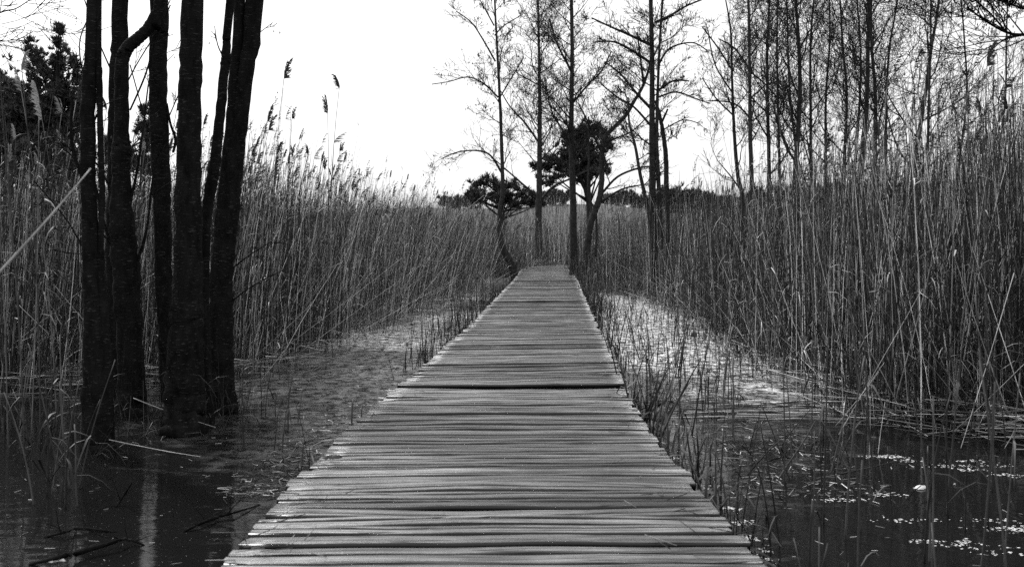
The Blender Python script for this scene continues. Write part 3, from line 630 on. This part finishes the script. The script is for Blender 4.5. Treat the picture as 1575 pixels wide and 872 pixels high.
def reed_mass(name, label, side_, x, y, hm=2.35, leanx=0.0, rscale=1.0, hmin=.12, plume_p=.12, leafn=2, z=None, hs=.27, tmax=.3, tg=1.0, shortp=.36):
    n = len(x); z = np.full(n, -.08) if z is None else z
    h = np.clip(R.normal(hm, hs, n), hmin, 3.25)
    short = R.random(n) < shortp; h = np.where(short, h * R.uniform(.12, .75, n), h)
    tx = R.normal(leanx, .06, n) + short * R.normal(0, .2, n); ty = R.normal(0, .07, n) + short * R.normal(0, .16, n)
    brk = R.random(n) < tmax * .4; tx = np.where(brk, R.normal(leanx * 2.2, .42, n), tx); ty = np.where(brk, R.normal(0, .3, n), ty)
    tx = np.clip(tx, -.85, .85); ty = np.clip(ty, -.5, .5); h = np.where(brk, h * R.uniform(.4, .8, n), h)
    patch = .5 + .5 * np.sin(x * 1.3 + 2 * np.sin(y * .8)) * np.sin(y * 1.1 + x * .6)
    tone = np.where(R.random(n) < (.13 + .16 * patch) * (1 - .7 * short), R.uniform(.55, 1.0, n), R.beta(1.0, 3.0, n) * (.2 + .55 * patch)); tone = np.clip(tone + (brk & (R.random(n) < .5)) * R.uniform(.1, .6, n), 0, 1) * tg
    bx = R.normal(leanx * .5, .06, n); by = R.normal(0, .05, n); r = R.uniform(.0026, .0066, n) * rscale
    m_ = MB(); cx, cy, cz = reed_arrays(m_, x, y, z, h, tx, ty, bx, by, r, tone)
    for _ in range(leafn):
        k = R.random(n) < .55; ii = np.nonzero(k)[0]; f = R.integers(1, 5, len(ii))
        leaf_arrays(m_, cx[ii, f], cy[ii, f], cz[ii, f], R.uniform(.10, .32, len(ii)), R.uniform(.002, .0055, len(ii)) * rscale, np.clip(tone[ii] * .8 + R.uniform(-.1, .25, len(ii)), 0, 1))
    ii = np.nonzero((R.random(n) < plume_p) & ~short & ~brk)[0]
    dx = R.normal(.8, .5, len(ii)); dy = R.normal(0, .4, len(ii)); tp = np.clip(R.normal(.06, .05, len(ii)), 0, 1)
    plume_arrays(m_, cx[ii, -1], cy[ii, -1], cz[ii, -1] - .02, dx, dy, R.uniform(.13, .22, len(ii)), tp)
    o = m_.build(name, M_reed, None, smooth=False); tag(o, label, 'reeds', kind='stuff'); return o
x, y = bed(-1, 66000, 8.2, 43, 1.25)
lean_l = .05 + .16 * sstep(12, 22, y) * (R.random(len(y)) < .45)
print('left reeds', len(x)); reed_mass('reed_bed', 'dense bed of tall dry reeds left of the boardwalk', -1, x, y, tmax=.8, plume_p=.2, leanx=lean_l, hm=np.interp(x / y, [-.5, -.36, -.30, -.2, -.1], [2.3, 2.35, 2.62, 2.48, 2.3]))
x, y = bed(1, 80000, 5.9, 43, 1.25)
print('right reeds', len(x)); reed_mass('reed_bed', 'dense bed of tall dry reeds right of the boardwalk', 1, x, y, tmax=.75, plume_p=.16, leafn=3, leanx=0.0, hm=np.interp(x / y, [0, .3, .45, .56], [2.3, 2.35, 2.5, 2.8]))
# reeds beyond the boardwalk's end, rising with the ground
N = 36000; yy = 41 + 66 * R.random(N) ** 1.25; xx = R.uniform(-1, 1, N) * (.5625 * yy + 2)
keep = (R.random(N) < 1.0 - .3 * sstep(50, 82, yy)); xx = xx[keep]; yy = yy[keep]
reed_mass('reed_field', 'pale field of reeds climbing the slope beyond the boardwalk end', 0, xx, yy, hm=1.9, hs=.3, rscale=2.4, tmax=.9, leafn=2, plume_p=.15, z=terrain(xx, yy) - .05)

N = 5200; yy = R.uniform(25.5, 37, N); cx_ = np.interp(yy, dky, [a[1] for a in DK]); sg_ = np.where(R.random(N) < .62, 1, -1)
kb = (sg_ > 0) | (yy > 30.5); yy = yy[kb]; sg_ = sg_[kb]; cx_ = cx_[kb]; N = len(yy)
xx = cx_ + sg_ * (.93 + R.random(N) ** 1.3 * 1.6)
reed_mass('bank_grass', 'rough dry grass on the bank around the feet of the far trees', 0, xx, yy, hm=.98, hs=.25, rscale=1.1, leafn=2, plume_p=0, z=terrain(xx, yy) - .03, tmax=1.0, tg=.8)
N = 2600; k_ = R.integers(0, 6, N); tb = np.array([(-2.93, 6.44), (-3.55, 8.2), (-3.15, 7.7), (-3.1, 8.4), (-2.5, 7.05), (-2.48, 7.8)])[k_]
an_ = R.uniform(0, 6.28, N); rr_ = .16 + .30 * R.random(N) ** 2; xx = tb[:, 0] + np.cos(an_) * rr_; yy = tb[:, 1] + np.sin(an_) * rr_ * .9
kp = (R.random(N) < .22)
reed_mass('tussock_grass', 'dark dead grass and shoots round the feet of the near alders', 0, xx[kp], yy[kp], hm=.5, hs=.25, rscale=.55, leafn=1, plume_p=0, tmax=1.6, tg=.35)
def stubble(side_, N, y0, y1, wmax, name, label, hm, pw):
    yy = y0 + (y1 - y0) * R.random(N) ** pw; cx_ = np.interp(yy, dky, [a[1] for a in DK])
    xx = cx_ + side_ * (.925 + wmax(yy) * R.random(N) ** 1.5)
    cl = np.sin(xx * 5 + 2 * np.sin(yy * 2.1)) * np.sin(yy * 2.9 + xx * 3); kp = R.random(N) < .35 + .65 * (cl > 0)
    reed_mass(name, label, 0, xx[kp], yy[kp], hm=hm, hs=.16, rscale=.9, leafn=1, plume_p=0, tmax=.8, tg=.30, shortp=.5, hmin=.08)
stubble(1, 2500, 7.2, 26, lambda y_: .35 + .10 * y_, 'reed_stubble', 'fine cut stubble standing in the pale water right of the boardwalk', .34, 1.0)
stubble(1, 1500, 15, 31, lambda y_: .5 + 0 * y_, 'reed_stubble', 'dense short stubble crowding the far right boardwalk edge', .42, 1.0)
stubble(-1, 1100, 15, 31, lambda y_: .4 + 0 * y_, 'reed_stubble', 'dense short stubble crowding the far left boardwalk edge', .42, 1.0)
stubble(-1, 1300, 9.6, 27, lambda y_: .30 + .022 * y_, 'reed_stubble', 'fine cut stubble standing along the left side of the boardwalk', .50, .9)
def shore(N, side_):
    yy = 5.2 + 17 * R.random(N) ** 1.25; cx_ = np.interp(yy, dky, [a[1] for a in DK])
    e = np.interp(yy, LY, LX) if side_ < 0 else np.interp(yy, RY, RX); e = np.where(yy < 8.5, cx_ + side_ * (1.6 if side_ < 0 else 2.3), e)
    t_ = R.random(N); return np.stack([(cx_ + side_ * .98) * (1 - t_) + e * t_, yy], -1)
stubble(1, 330, 3.3, 7.3, lambda y_: .30 + 0 * y_, 'reed_stubble', 'low broken stubble poking up beside the near right boardwalk edge', .30, 1.0)
stubble(-1, 90, 3.3, 8.5, lambda y_: .22 + 0 * y_, 'reed_stubble', 'low broken stubble poking up beside the near left boardwalk edge', .22, 1.0)
N = 700; yy = R.uniform(35.5, 40, N); xx = np.interp(yy, dky, [a[1] for a in DK]) + R.uniform(-1.8, 1.3, N); kp = (xx < np.interp(yy, dky, [a[1] for a in DK]) - .9) | (yy > 38.5); xx = xx[kp]; yy = yy[kp]
reed_mass('bank_grass', 'loose dry grass closing round the bend at the far boardwalk end', 0, xx, yy, hm=.85, hs=.25, rscale=1.6, leafn=2, plume_p=0, z=np.full(len(xx), .3), tmax=1.2)
# single reeds: a stem with leaves and a plume, copied with their own sizes and leans
def make_reed(kind, k):
    root = empty('reed'); m_ = MB(); rr = {'dark': .0052, 'pale': .0055}.get(kind, .0048)
    bx = rnd.uniform(.02, .16); L = 1.0 if kind not in ('plume', 'white') else 2.5
    pts = [Vector((bx * L * .5 * (i / 9) ** 2.2, .003 * L * math.sin(i * .7 + k), L * i / 9)) for i in range(10)]
    m_.tube(pts, [rr * (1 - .5 * i / 9) * (1.12 if i % 3 == 0 else 1) for i in range(10)], 6)
    mat = {'plume': M_reed_one, 'white': M_reed_one, 'dark': M_reed_dark, 'pale': M_reed_pale}[kind]
    m_.build('stem', mat, root)
    if kind in ('plume', 'white'):
        for j in range(rnd.choice((1, 2, 3))):
            m_ = MB(); f = rnd.randint(3, 7); p = pts[f]
            leaf_arrays(m_, np.array([p.x]), np.array([p.y]), np.array([p.z]), np.array([rnd.uniform(.18, .4)]), np.array([.007]), np.array([.5])); m_.build('leaf', mat, root, smooth=False)
        m_ = MB(); p = pts[-1]; S = rnd.uniform(.13, .23); sgn = 1.0 if rnd.random() < .85 else -1.0
        plume_arrays(m_, np.array([p.x]), np.array([p.y]), np.array([p.z - .02]), np.array([sgn * rnd.uniform(.25, 1.1)]), np.array([rnd.gauss(0, .2)]), np.array([S]), np.array([.4]), nb=60)
        plume_arrays(m_, np.array([p.x]), np.array([p.y]), np.array([p.z - .02]), np.array([sgn * rnd.uniform(.2, .7)]), np.array([rnd.gauss(0, .2)]), np.array([S * .9]), np.array([.4]), nb=40)
        m_.build('plume', M_plume if kind == 'plume' else M_plume_backlit, root, smooth=False)
    elif kind == 'dark' and rnd.random() < .7:
        m_ = MB(); p = pts[rnd.randint(3, 7)]
        leaf_arrays(m_, np.array([p.x]), np.array([p.y]), np.array([p.z]), np.array([.16]), np.array([.006]), np.array([.5]), droop=1.6); m_.build('leaf', mat, root, smooth=False)
    return root
pool = {k: [make_reed(k, i) for i in range(n)] for k, n in (('plume', 14), ('white', 6), ('dark', 6), ('pale', 4))}
used = set()
def put_reed(kind, loc, length, lean, yaw, label, group, thick=1.0, name='reed', cat='reed'):
    """lean (x, y) radians-ish; length in metres"""
    src = rnd.choice(pool[kind])
    if src.name not in used: used.add(src.name); o = src
    else: o = copy_thing(src)
    L0 = 2.5 if kind in ('plume', 'white') else 1.0
    o.name = name; o.location = loc
    o.rotation_euler = (-lean[1], lean[0], yaw); s = length / L0
    o.scale = (thick, thick, s) if kind not in ('plume', 'white') else (s, s, s)
    tag(o, label, cat, group); return o
def put_px(kind, x0, y0, x1, y1, Y0, label, group, dy=0.0, thick=1.0, name='reed', cat='reed'):
    a = P(x0, y0, Y0); b_ = P(x1, y1, Y0 + dy); d = b_ - a
    src = rnd.choice(pool[kind]); 
    if src.name not in used: used.add(src.name); o = src
    else: o = copy_thing(src)
    L0 = 2.5 if kind in ('plume', 'white') else 1.0; s = d.length / L0
    o.name = name; o.location = a; o.rotation_euler = d.to_track_quat('Z', 'X').to_euler()
    o.scale = (thick, thick, s) if kind not in ('plume', 'white') else (s, s, s)
    tag(o, label, cat, group); return o
# named tall plumed reeds against the sky (top px of the plume)
GL = 'plumed reeds on the skyline left of the boardwalk'; LLs = 'dry plumed reed among the many cut out against the sky left of the boardwalk'
tall = [(490, 112, 512, 11.5, 'tallest upright plumed reed above the left reed bed'), (404, 96, 420, 9.9, 'arching plumed reed right beside the forked alder trunk'), (515, 150, 500, 12, 'slender plumed reed just right of the tallest one')]
for (xt, yt, xb, Yd, lb) in tall:
    yb = HZ + H * F / Yd; put_px('plume', xb, yb, xt, yt + 22, Yd, lb, None)
for i in range(95):
    Yd = 9.8 + 16 * rnd.random() ** 1.4; xl = float(np.interp(Yd, LY, LX)) - rnd.uniform(0, .26 * Yd)
    put_reed('plume', (xl, Yd, -.05), min(3.15, max(2.2, rnd.gauss(2.6 + (.25 if xl / Yd < -.17 else 0), .27))) , (rnd.gauss(.05, .06), rnd.gauss(0, .05)), rnd.gauss(0, .5), LLs, GL)
GR = 'plumed reeds on the skyline right of the boardwalk'; LRs = 'dry plumed reed among the many rising in front of the bare trees at right'
for i in range(85):
    Yd = 7.4 + 15 * rnd.random() ** 1.3; xl = float(np.interp(Yd, RY, RX)) + rnd.uniform(0, .30 * Yd)
    put_reed('plume', (xl, Yd, -.05), min(3.0, max(2.1, rnd.gauss(2.5, .25))), (rnd.gauss(0, .06), rnd.gauss(0, .05)), rnd.gauss(0, .5), LRs, GR)
GN = 'plumed reeds behind the near alder trunks'
for (px, Yd, hh) in [(38, 6.0, 3.0), (62, 6.4, 2.75), (48, 6.8, 2.6), (15, 6.2, 2.6), (88, 7.0, 2.7), (112, 6.6, 2.4), (8, 7.0, 2.8)]:
    put_reed('white', ((px - 787.5) * Yd / F, Yd, -.05), hh, (rnd.gauss(.02, .04), rnd.gauss(0, .05)), rnd.gauss(3.0, .5), 'tall pale plumed reed rising from the water left of the alder clump', 'tall pale reeds left of the alder clump')
for i in range(34):
    Yd = rnd.uniform(8.8, 13); px = rnd.uniform(5, 370)
    put_reed('white' if px < 240 else 'plume', ((px - 787.5) * Yd / F, Yd, -.05), rnd.uniform(2.3, 2.9), (rnd.gauss(.03, .06), rnd.gauss(0, .05)), rnd.gauss(0, .5), 'plumed reed among those standing behind the near dark alder trunks', GN)
# bleached broken stalks lying across the beds
pale = [(745, 300, 640, 385, 18), (1290, 668, 1420, 445, 7.6), (1232, 545, 1130, 430, 12), (1285, 655, 1355, 575, 7.7), (1308, 628, 1362, 560, 8.0), (1315, 585, 1415, 442, 8.8), (1425, 445, 1310, 472, 9.3), (1575, 560, 1470, 665, 7), (1395, 575, 1335, 470, 8.5),
        (1480, 620, 1420, 500, 7.8), (1545, 690, 1563, 660, 6.6), (1290, 480, 1230, 425, 10), (1350, 700, 1361, 620, 7.0), (1337, 705, 1340, 610, 6.9), (930, 395, 1040, 455, 18), (1560, 420, 1480, 690, 6.8), (1500, 455, 1430, 405, 9), (1340, 190, 1350, 330, 9),
        (225, 570, 240, 500, 9), (222, 590, 228, 520, 9.2), (95, 500, 60, 440, 10), (85, 440, 150, 520, 9.6), (120, 480, 128, 560, 9.5), (30, 470, 75, 515, 9.3), (372, 620, 440, 540, 10), (380, 560, 480, 470, 11), (455, 560, 600, 480, 13), (430, 540, 620, 400, 12), (520, 520, 700, 390, 15), (470, 470, 560, 330, 13)]
for i, (x0, y0, x1, y1, Yd) in enumerate(pale):
    Yd *= .9
    sd_ = 'right' if x0 > 787 else 'left'
    put_px('pale', x0, y0, x1, y1, Yd, 'bleached broken reed stalk slanting across the %s reed bed' % sd_, 'bleached broken stalks in the %s reed bed' % sd_, dy=rnd.uniform(-.4, .4), thick=rnd.uniform(.35, .6))
put_px('pale', -40, 460, 146, 264, 2.6, 'single blurred pale reed leaning across the far left, closest to the viewer', None, dy=.1, thick=.75)
put_px('pale', 168, 676, 308, 707, 6.3, 'pale stalk lying over the dark water below the alder trunks', None, dy=-.35, thick=.55)
put_px('pale', 205, 612, 330, 662, 6.9, 'thin bent pale stalk leaning against the foot of the alder clump', None, thick=.5)
put_px('dark', 1535, 690, 1480, 460, 6.4, 'dark leaning stalk standing out of the water near the right edge', None, thick=1.3)
# dark standing stalks in the water
def scatter_px(kind, n, x0, x1, y0, y1, hmin, hmax, lab, grp, thick=(.8, 1.3), tilt=.12, zoff=-.05, avoid=True, name='reed', cat='reed', pw=1.0):
    for i in range(n):
        for _ in range(20):
            px = rnd.uniform(x0, x1); py = y0 + (y1 - y0) * rnd.random() ** pw; X_, Y_ = ground_xy(px, py)
            cx = float(deck(Y_)[0])
            if not avoid or abs(X_ - cx) > 1.0: break
        put_reed(kind, (X_, Y_, zoff), rnd.uniform(hmin, hmax) - zoff, (rnd.gauss(0, tilt), rnd.gauss(0, tilt)), rnd.uniform(0, 6.28), lab, grp, thick=rnd.uniform(*thick), name=name, cat=cat)
scatter_px('dark', 22, 5, 130, 655, 790, .3, .9, 'thin dark reed standing in the open water left of the alder trunks', 'dark reeds in the water at far left')
scatter_px('dark', 16, 360, 470, 560, 700, .1, .45, 'short dark reed stub in the water between alders and boardwalk', 'reed stubs between alders and boardwalk', name='reed_stub')
scatter_px('dark', 26, 1170, 1560, 690, 872, .25, 1.1, 'thin dark reed rising from the open water at lower right', 'dark reeds in the lower right water', thick=(.8, 1.2), tilt=.06)
for (px, hh, Yd, th) in [(1245, .55, 2.9, 1), (1262, .62, 2.8, .9), (1305, .42, 3.1, 1), (1330, .8, 2.9, 1.1), (1322, .5, 2.7, .9), (1398, .4, 3, 1), (1430, 1.0, 3.0, .9), (1440, .65, 2.7, 1.1), (1490, 1.1, 2.8, 1), (1565, 1.15, 2.7, 1.1), (1250, .48, 3.2, .8)]:
    put_reed('dark', ((px - 787.5) * Yd / F, Yd, -.05), hh, (rnd.gauss(0, .04), rnd.gauss(0, .05)), rnd.uniform(0, 6), 'blurred dark reed stem close to the viewer at bottom right', 'blurred near reed stems at bottom right', thick=th * .85)
scatter_px('dark', 16, 1140, 1340, 680, 745, .12, .5, 'bent dark reed stub in the broken tangle right of the near boardwalk', 'broken dark stubs right of the near boardwalk', thick=(.7, 1.2), tilt=.55, name='reed_stub')
for (px, hh, Yd, tl_) in [(1088, .42, 3.95, .02), (1092, .5, 3.9, .05), (1080, .3, 4.0, -.05), (1118, .34, 3.6, .04), (1128, .36, 3.55, .0), (1135, .28, 3.5, .06), (1064, .42, 4.3, .02), (1040, .3, 4.7, -.03), (1052, .26, 4.5, .08), (1108, .45, 3.8, .1), (1150, .3, 3.35, .1)]:
    put_reed('dark', ((px - 787.5) * Yd / F, Yd, -.02), hh, (tl_, rnd.gauss(0, .05)), rnd.uniform(0, 6), 'thick dark reed stub tight against the near right boardwalk edge', 'thick stubs against the near right boardwalk edge', thick=2.2, name='reed_stub')
# stubble beside the boardwalk, one stub per object
GS = 'cut reed stubs along the right side of the boardwalk'; LS = 'dark cut reed stub in the strip along the right side of the boardwalk'
def stub_strip(n, y0, y1, side_, wmax, lab, grp, hmin, hmax, pw, thick=(1.0, 1.7)):
    for i in range(n):
        Y_ = y0 + (y1 - y0) * rnd.random() ** pw; cx = float(deck(Y_)[0])
        X_ = cx + side_ * (.93 + wmax(Y_) * rnd.random() ** 1.7)
        put_reed('dark', (X_, Y_, -.05), rnd.uniform(hmin, hmax), (rnd.gauss(side_ * .08, .13), rnd.gauss(0, .1)), rnd.uniform(0, 6.28), lab, grp, thick=rnd.uniform(*thick), name='reed_stub')
stub_strip(150, 5.6, 22, 1, lambda Y_: .25 + .09 * Y_, LS, GS, .30, .85, 1.1)
stub_strip(26, 3.4, 6.5, 1, lambda Y_: .45, LS, GS, .22, .6, 1.0)
stub_strip(90, 9.5, 24, -1, lambda Y_: .25 + .03 * Y_, 'dark cut reed stub in the strip along the left side of the boardwalk', 'cut reed stubs along the left side of the boardwalk', .32, .75, .8)
stub_strip(12, 3.2, 7.5, -1, lambda Y_: .3, 'short cut reed stub poking up beside the near left boardwalk edge', 'reed stubs beside the near left boardwalk edge', .2, .42, 1.0)
# the leaning dark fan of reeds beside the right edge (near 1000-1060, 650)
for i in range(16):
    x0 = rnd.uniform(985, 1020); put_px('dark', x0, rnd.uniform(640, 668), x0 + rnd.uniform(-10, 62), rnd.uniform(560, 610), 6.9, 'dark reed in the leaning fan against the right boardwalk edge', 'leaning fan of dark reeds at the right edge', dy=rnd.uniform(-.3, .5), thick=1.1)

# finer stubble and litter, countless: one object each
def litter(name, label, pts, zr, L, rs, tone, flat=True):
    n = len(pts); x = pts[:, 0]; y = pts[:, 1]; a = R.uniform(0, 6.28, n) if flat else None
    L_ = R.uniform(L[0], L[1], n); m_ = MB()
    el = R.normal(.05, .12, n) if flat else R.uniform(0, .3, n)
    dx = np.cos(a) * L_; dy = np.sin(a) * L_; dz = np.abs(np.sin(el)) * L_
    rr = R.uniform(rs[0], rs[1], n); z = R.uniform(zr[0], zr[1], n)
    e = np.stack([dx, dy, dz], -1); e /= np.linalg.norm(e, axis=1, keepdims=True)
    s1 = np.stack([-e[:, 1], e[:, 0], 0 * x], -1); s1 /= np.linalg.norm(s1, axis=1, keepdims=True) + 1e-9; s2 = np.cross(e, s1)
    p0 = np.stack([x, y, z], -1); p1 = p0 + np.stack([dx, dy, dz], -1)
    vs = []
    for p in (p0, p1):
        for k in range(3):
            th = 2.094 * k; vs.append(p + (s1 * math.cos(th) + s2 * math.sin(th)) * rr[:, None])
    v = np.stack(vs, 1).reshape(-1, 3); b0_ = (np.arange(n) * 6)[:, None]
    q = np.concatenate([np.stack([b0_[:, 0] + k, b0_[:, 0] + (k + 1) % 3, b0_[:, 0] + 3 + (k + 1) % 3, b0_[:, 0] + 3 + k], -1) for k in range(3)])
    m_.add(v, q, None, np.repeat(np.clip(R.normal(tone, .3, n), 0, 1), 6))
    o = m_.build(name, M_reed, None, smooth=False); tag(o, label, 'litter', kind='stuff')
def near_front(side_, N, ymin, ymax, inside, outside):
    yy = ymin + (ymax - ymin) * R.random(N) ** 1.3
    e = np.interp(yy, LY, LX) if side_ < 0 else np.interp(yy, RY, RX)
    off = R.uniform(-outside, inside, N); xx = e + side_ * off
    # the front of the beds that faces the viewer
    return np.stack([xx, yy], -1)
fl = near_front(-1, 900, 9, 26, 1.2, .5)
xx = R.uniform(-6.2, -2.7, 700); fl = np.concatenate([fl, np.stack([xx, np.interp(-xx, [2.7, 3.5, 4.9, 6.6], [9.9, 9.3, 8.7, 8.2]) + R.normal(.1, .35, 700)], -1)])
litter('reed_litter', 'tangle of broken stalks at the foot of the left reed bed', fl, (0, .22), (.1, .7), (.0015, .0045), .5)
fr = near_front(1, 900, 7.4, 24, 1.2, .45)
xx = R.uniform(2.7, 5.4, 800); fr = np.concatenate([fr, np.stack([xx, np.interp(xx, [2.7, 3.0, 3.35, 4.3, 5.2], [8.6, 7.4, 7.0, 6.3, 5.9]) + R.normal(.15, .35, 800)], -1)])
litter('reed_litter', 'tangle of broken stalks at the foot of the right reed bed', fr, (0, .22), (.1, .7), (.0015, .0045), .5)
# floating raft of straight stalks at right
N = 70; pts = []
m_ = MB()
for i in range(46):
    px = rnd.uniform(1060, 1235); py = rnd.gauss(636, 7); x0, y0 = ground_xy(px, py); L_ = rnd.uniform(.35, 1.0); a_ = rnd.gauss(.0, .16)
    p0 = Vector((x0 - L_ / 2, y0, .01 + rnd.random() * .03)); p1 = p0 + Vector((math.cos(a_) * L_, math.sin(a_) * L_, rnd.uniform(-.01, .05)))
    o_m = MB(); o_m.tube([p0 - p0, (p1 - p0) * .5 + Vector((0, 0, .01)), p1 - p0], [.004, .0045, .003], 5)
    o = o_m.build('floating_stalk', M_reed_one if i % 3 else M_reed_pale, None); o.location = p0
    tag(o, 'reed stalk in the raft floating on the water right of the boardwalk', 'reed stalk', 'floating raft of reed stalks')
spk = []
for i in range(520):
    px = rnd.choice((rnd.uniform(0, 640), rnd.uniform(960, 1575))); py = rnd.uniform(500, 872); q = ground_xy(px, py)
    if abs(q[0] - float(deck(q[1])[0])) > 1.05: spk.append(q)
litter('floating_debris', 'fine broken stalks and chaff floating on the open water', np.array(spk), (.002, .006), (.006, .05), (.001, .0025), .5)
litter('floating_chaff', 'pale and dark chaff strewn on the film of water left of the boardwalk', shore(3800, -1), (.002, .007), (.008, .09), (.0012, .0032), .42)
litter('floating_chaff', 'pale and dark chaff strewn on the film of water right of the boardwalk', shore(4200, 1), (.002, .007), (.008, .09), (.0012, .0032), .42)
# deck litter
sp2 = []
for i in range(420):
    Y_ = 3 + 30 * rnd.random() ** 1.5; cx = float(deck(Y_)[0]); sp2.append((cx + rnd.choice((-1, 1)) * (.9 - .35 * rnd.random() ** 2.2), Y_, float(deck(Y_)[1])))
sp2 = np.array(sp2)
m_ = MB(); 
for (x_, y_, z_) in sp2:
    a_ = rnd.uniform(0, 6.28); L_ = rnd.uniform(.03, .14); p0 = Vector((x_, y_, z_ + .014)); p1 = p0 + Vector((math.cos(a_) * L_, math.sin(a_) * L_, rnd.uniform(0, .02)))
    m_.tube([p0, p1], [.0022, .0015], 3, tone=rnd.uniform(0, .6))
tag(m_.build('straw_litter', M_reed, None, smooth=False), 'bits of straw scattered along the boardwalk edges', 'litter', kind='stuff')

# ------------------------------------------------------------------ small single things
def branch_thing(pts, rads, label, name='fallen_branch', mat=None, twigs=3):
    base = Vector(pts[0]); root = tag(empty(name, base), label, 'branch'); m_ = MB()
    sm = smooth_path([[Vector(p) - base, r_] for p, r_ in zip(pts, rads)], 5)
    m_.tube([a[0] for a in sm], [a[1] for a in sm], 8, rough=.12); m_.build('limb', mat or M_bark_near, root)
    for j in range(twigs):
        i = rnd.randint(2, len(sm) - 2); t_ = MB(); grow(t_, [], sm[i][0], Vector((rnd.gauss(0, 1), rnd.gauss(0, .6), .35)).normalized(), .22, sm[i][1] * .5, 1, .02, 0, .0015); t_.build('twig', M_bark_near, root)
def wp(px, py, z=.01):
    X_, Y_ = ground_xy(px, py, z); return (X_, Y_, z)
branch_thing([wp(45, 868, .0), wp(85, 858, .035), wp(125, 848, .03), wp(180, 832, .04), wp(195, 829, .03), (wp(222, 838, 0))], [.006, .010, .014, .008, .006, .004], 'dark fallen branch with frosted end, afloat at bottom left')
branch_thing([wp(68, 826, .0), wp(100, 818, .02), wp(120, 812, .02), wp(180, 818, .0)], [.004, .007, .008, .003], 'thin dark branch above the frosted one in the left water', twigs=2)
branch_thing([wp(282, 818, .0), wp(305, 806, .02), wp(335, 795, .02), wp(360, 788, .02), wp(400, 776, .0)], [.004, .008, .009, .006, .003], 'frosted branch floating near the left boardwalk edge', twigs=3)
branch_thing([wp(178, 780, 0), wp(190, 762, .05), wp(203, 742, .16)], [.007, .006, .004], 'short dark stick poking from the dark reflections at left', twigs=3)
def blob(name, label, cat, c, r_, flat, mat, n=3, group=None):
    m_ = MB(); 
    for k in range(n):
        th = np.linspace(0, 2 * math.pi, 15)[:-1]; ox, oy = (rnd.gauss(0, r_ * .6), rnd.gauss(0, r_ * .25)) if n > 1 else (0, 0)
        rr = r_ * rnd.uniform(.4, .8) * (1 + .35 * np.sin(th * 3 + rnd.random() * 6) + .2 * R.standard_normal(14))
        base = [(ox + a * math.cos(t), oy + a * math.sin(t) * .5, 0) for a, t in zip(rr, th)]; top = [(ox + a * .6 * math.cos(t), oy + a * .3 * math.sin(t), flat * rnd.uniform(.7, 1.2)) for a, t in zip(rr, th)]
        V = base + top + [(ox, oy, flat * 1.1)]; Q = [(i, (i + 1) % 14, 14 + (i + 1) % 14, 14 + i) for i in range(14)]; T = [(14 + i, 14 + (i + 1) % 14, 28) for i in range(14)]
        m_.add(V, Q, T)
    o = m_.build(name, mat, None); o.location = c; tag(o, label, cat, group); return o
blob('frost_lump', 'bright white lump of foam on the dark water right of the boardwalk', 'foam', wp(1412, 750, .003), .05, .010, M_foam)
blob('frost_lump', 'white frosted patch at the end of the fallen branch at bottom left', 'foam', wp(85, 862, .02), .03, .008, M_foam)
fp = [(1360, 760), (1400, 800), (1440, 832), (1480, 836), (1530, 800), (1550, 812), (1570, 815), (1540, 848),  (1490, 722), (1500, 708), (1550, 730), (1530, 716), (1460, 717), (1370, 702), (1345, 702), (1390, 708), (1292, 768)]
fe = [(1150, 828), (1163, 846), (1138, 803), (1014, 682), (1030, 704), (1002, 668), (1120, 782), (1172, 862), (612, 590), (600, 600), (588, 612), (1040, 722)]
for (a_, b_) in fp + fe:
    on_edge = (a_, b_) in fe
    c_ = wp(a_, b_, .003); m_ = MB(); wd = .035 if on_edge else rnd.uniform(.04, .11)
    for k in range(rnd.randint(25, 60)):
        ox, oy = rnd.gauss(0, wd), rnd.gauss(0, .026); r_ = rnd.uniform(.0015, .006); th = np.linspace(0, 2 * math.pi, 8)[:-1]
        rr = r_ * (1 + .4 * R.standard_normal(7)); hgt = r_ * .35
        V = [(ox + q * math.cos(t) * 1.5, oy + q * math.sin(t), 0) for q, t in zip(rr, th)] + [(ox, oy, hgt)]
        m_.add(V, None, [(q, (q + 1) % 7, 7) for q in range(7)])
    o = m_.build('foam_patch', M_foam, None); o.location = c_
    if on_edge: tag(o, 'crumbly white frost patch on the water touching a boardwalk edge', 'foam', 'crumbly frost along the boardwalk edges')
    else: tag(o, 'thin white foam streak among those on the lower right water', 'foam', 'thin foam streaks on the lower right water')
cz = float(deck(4.65)[1])
blob('leaf_clod', 'dark clod of wet leaves on the left edge of the planks', 'clod', (P(507, 703, 4.62).x, 4.62, cz + .004), .045, .016, M_beam)
blob('leaf_clod', 'dark lump of dead leaves caught on stubs in the pale water', 'clod', tuple(P(1070, 518, 14)), .06, .07, M_beam, n=3)
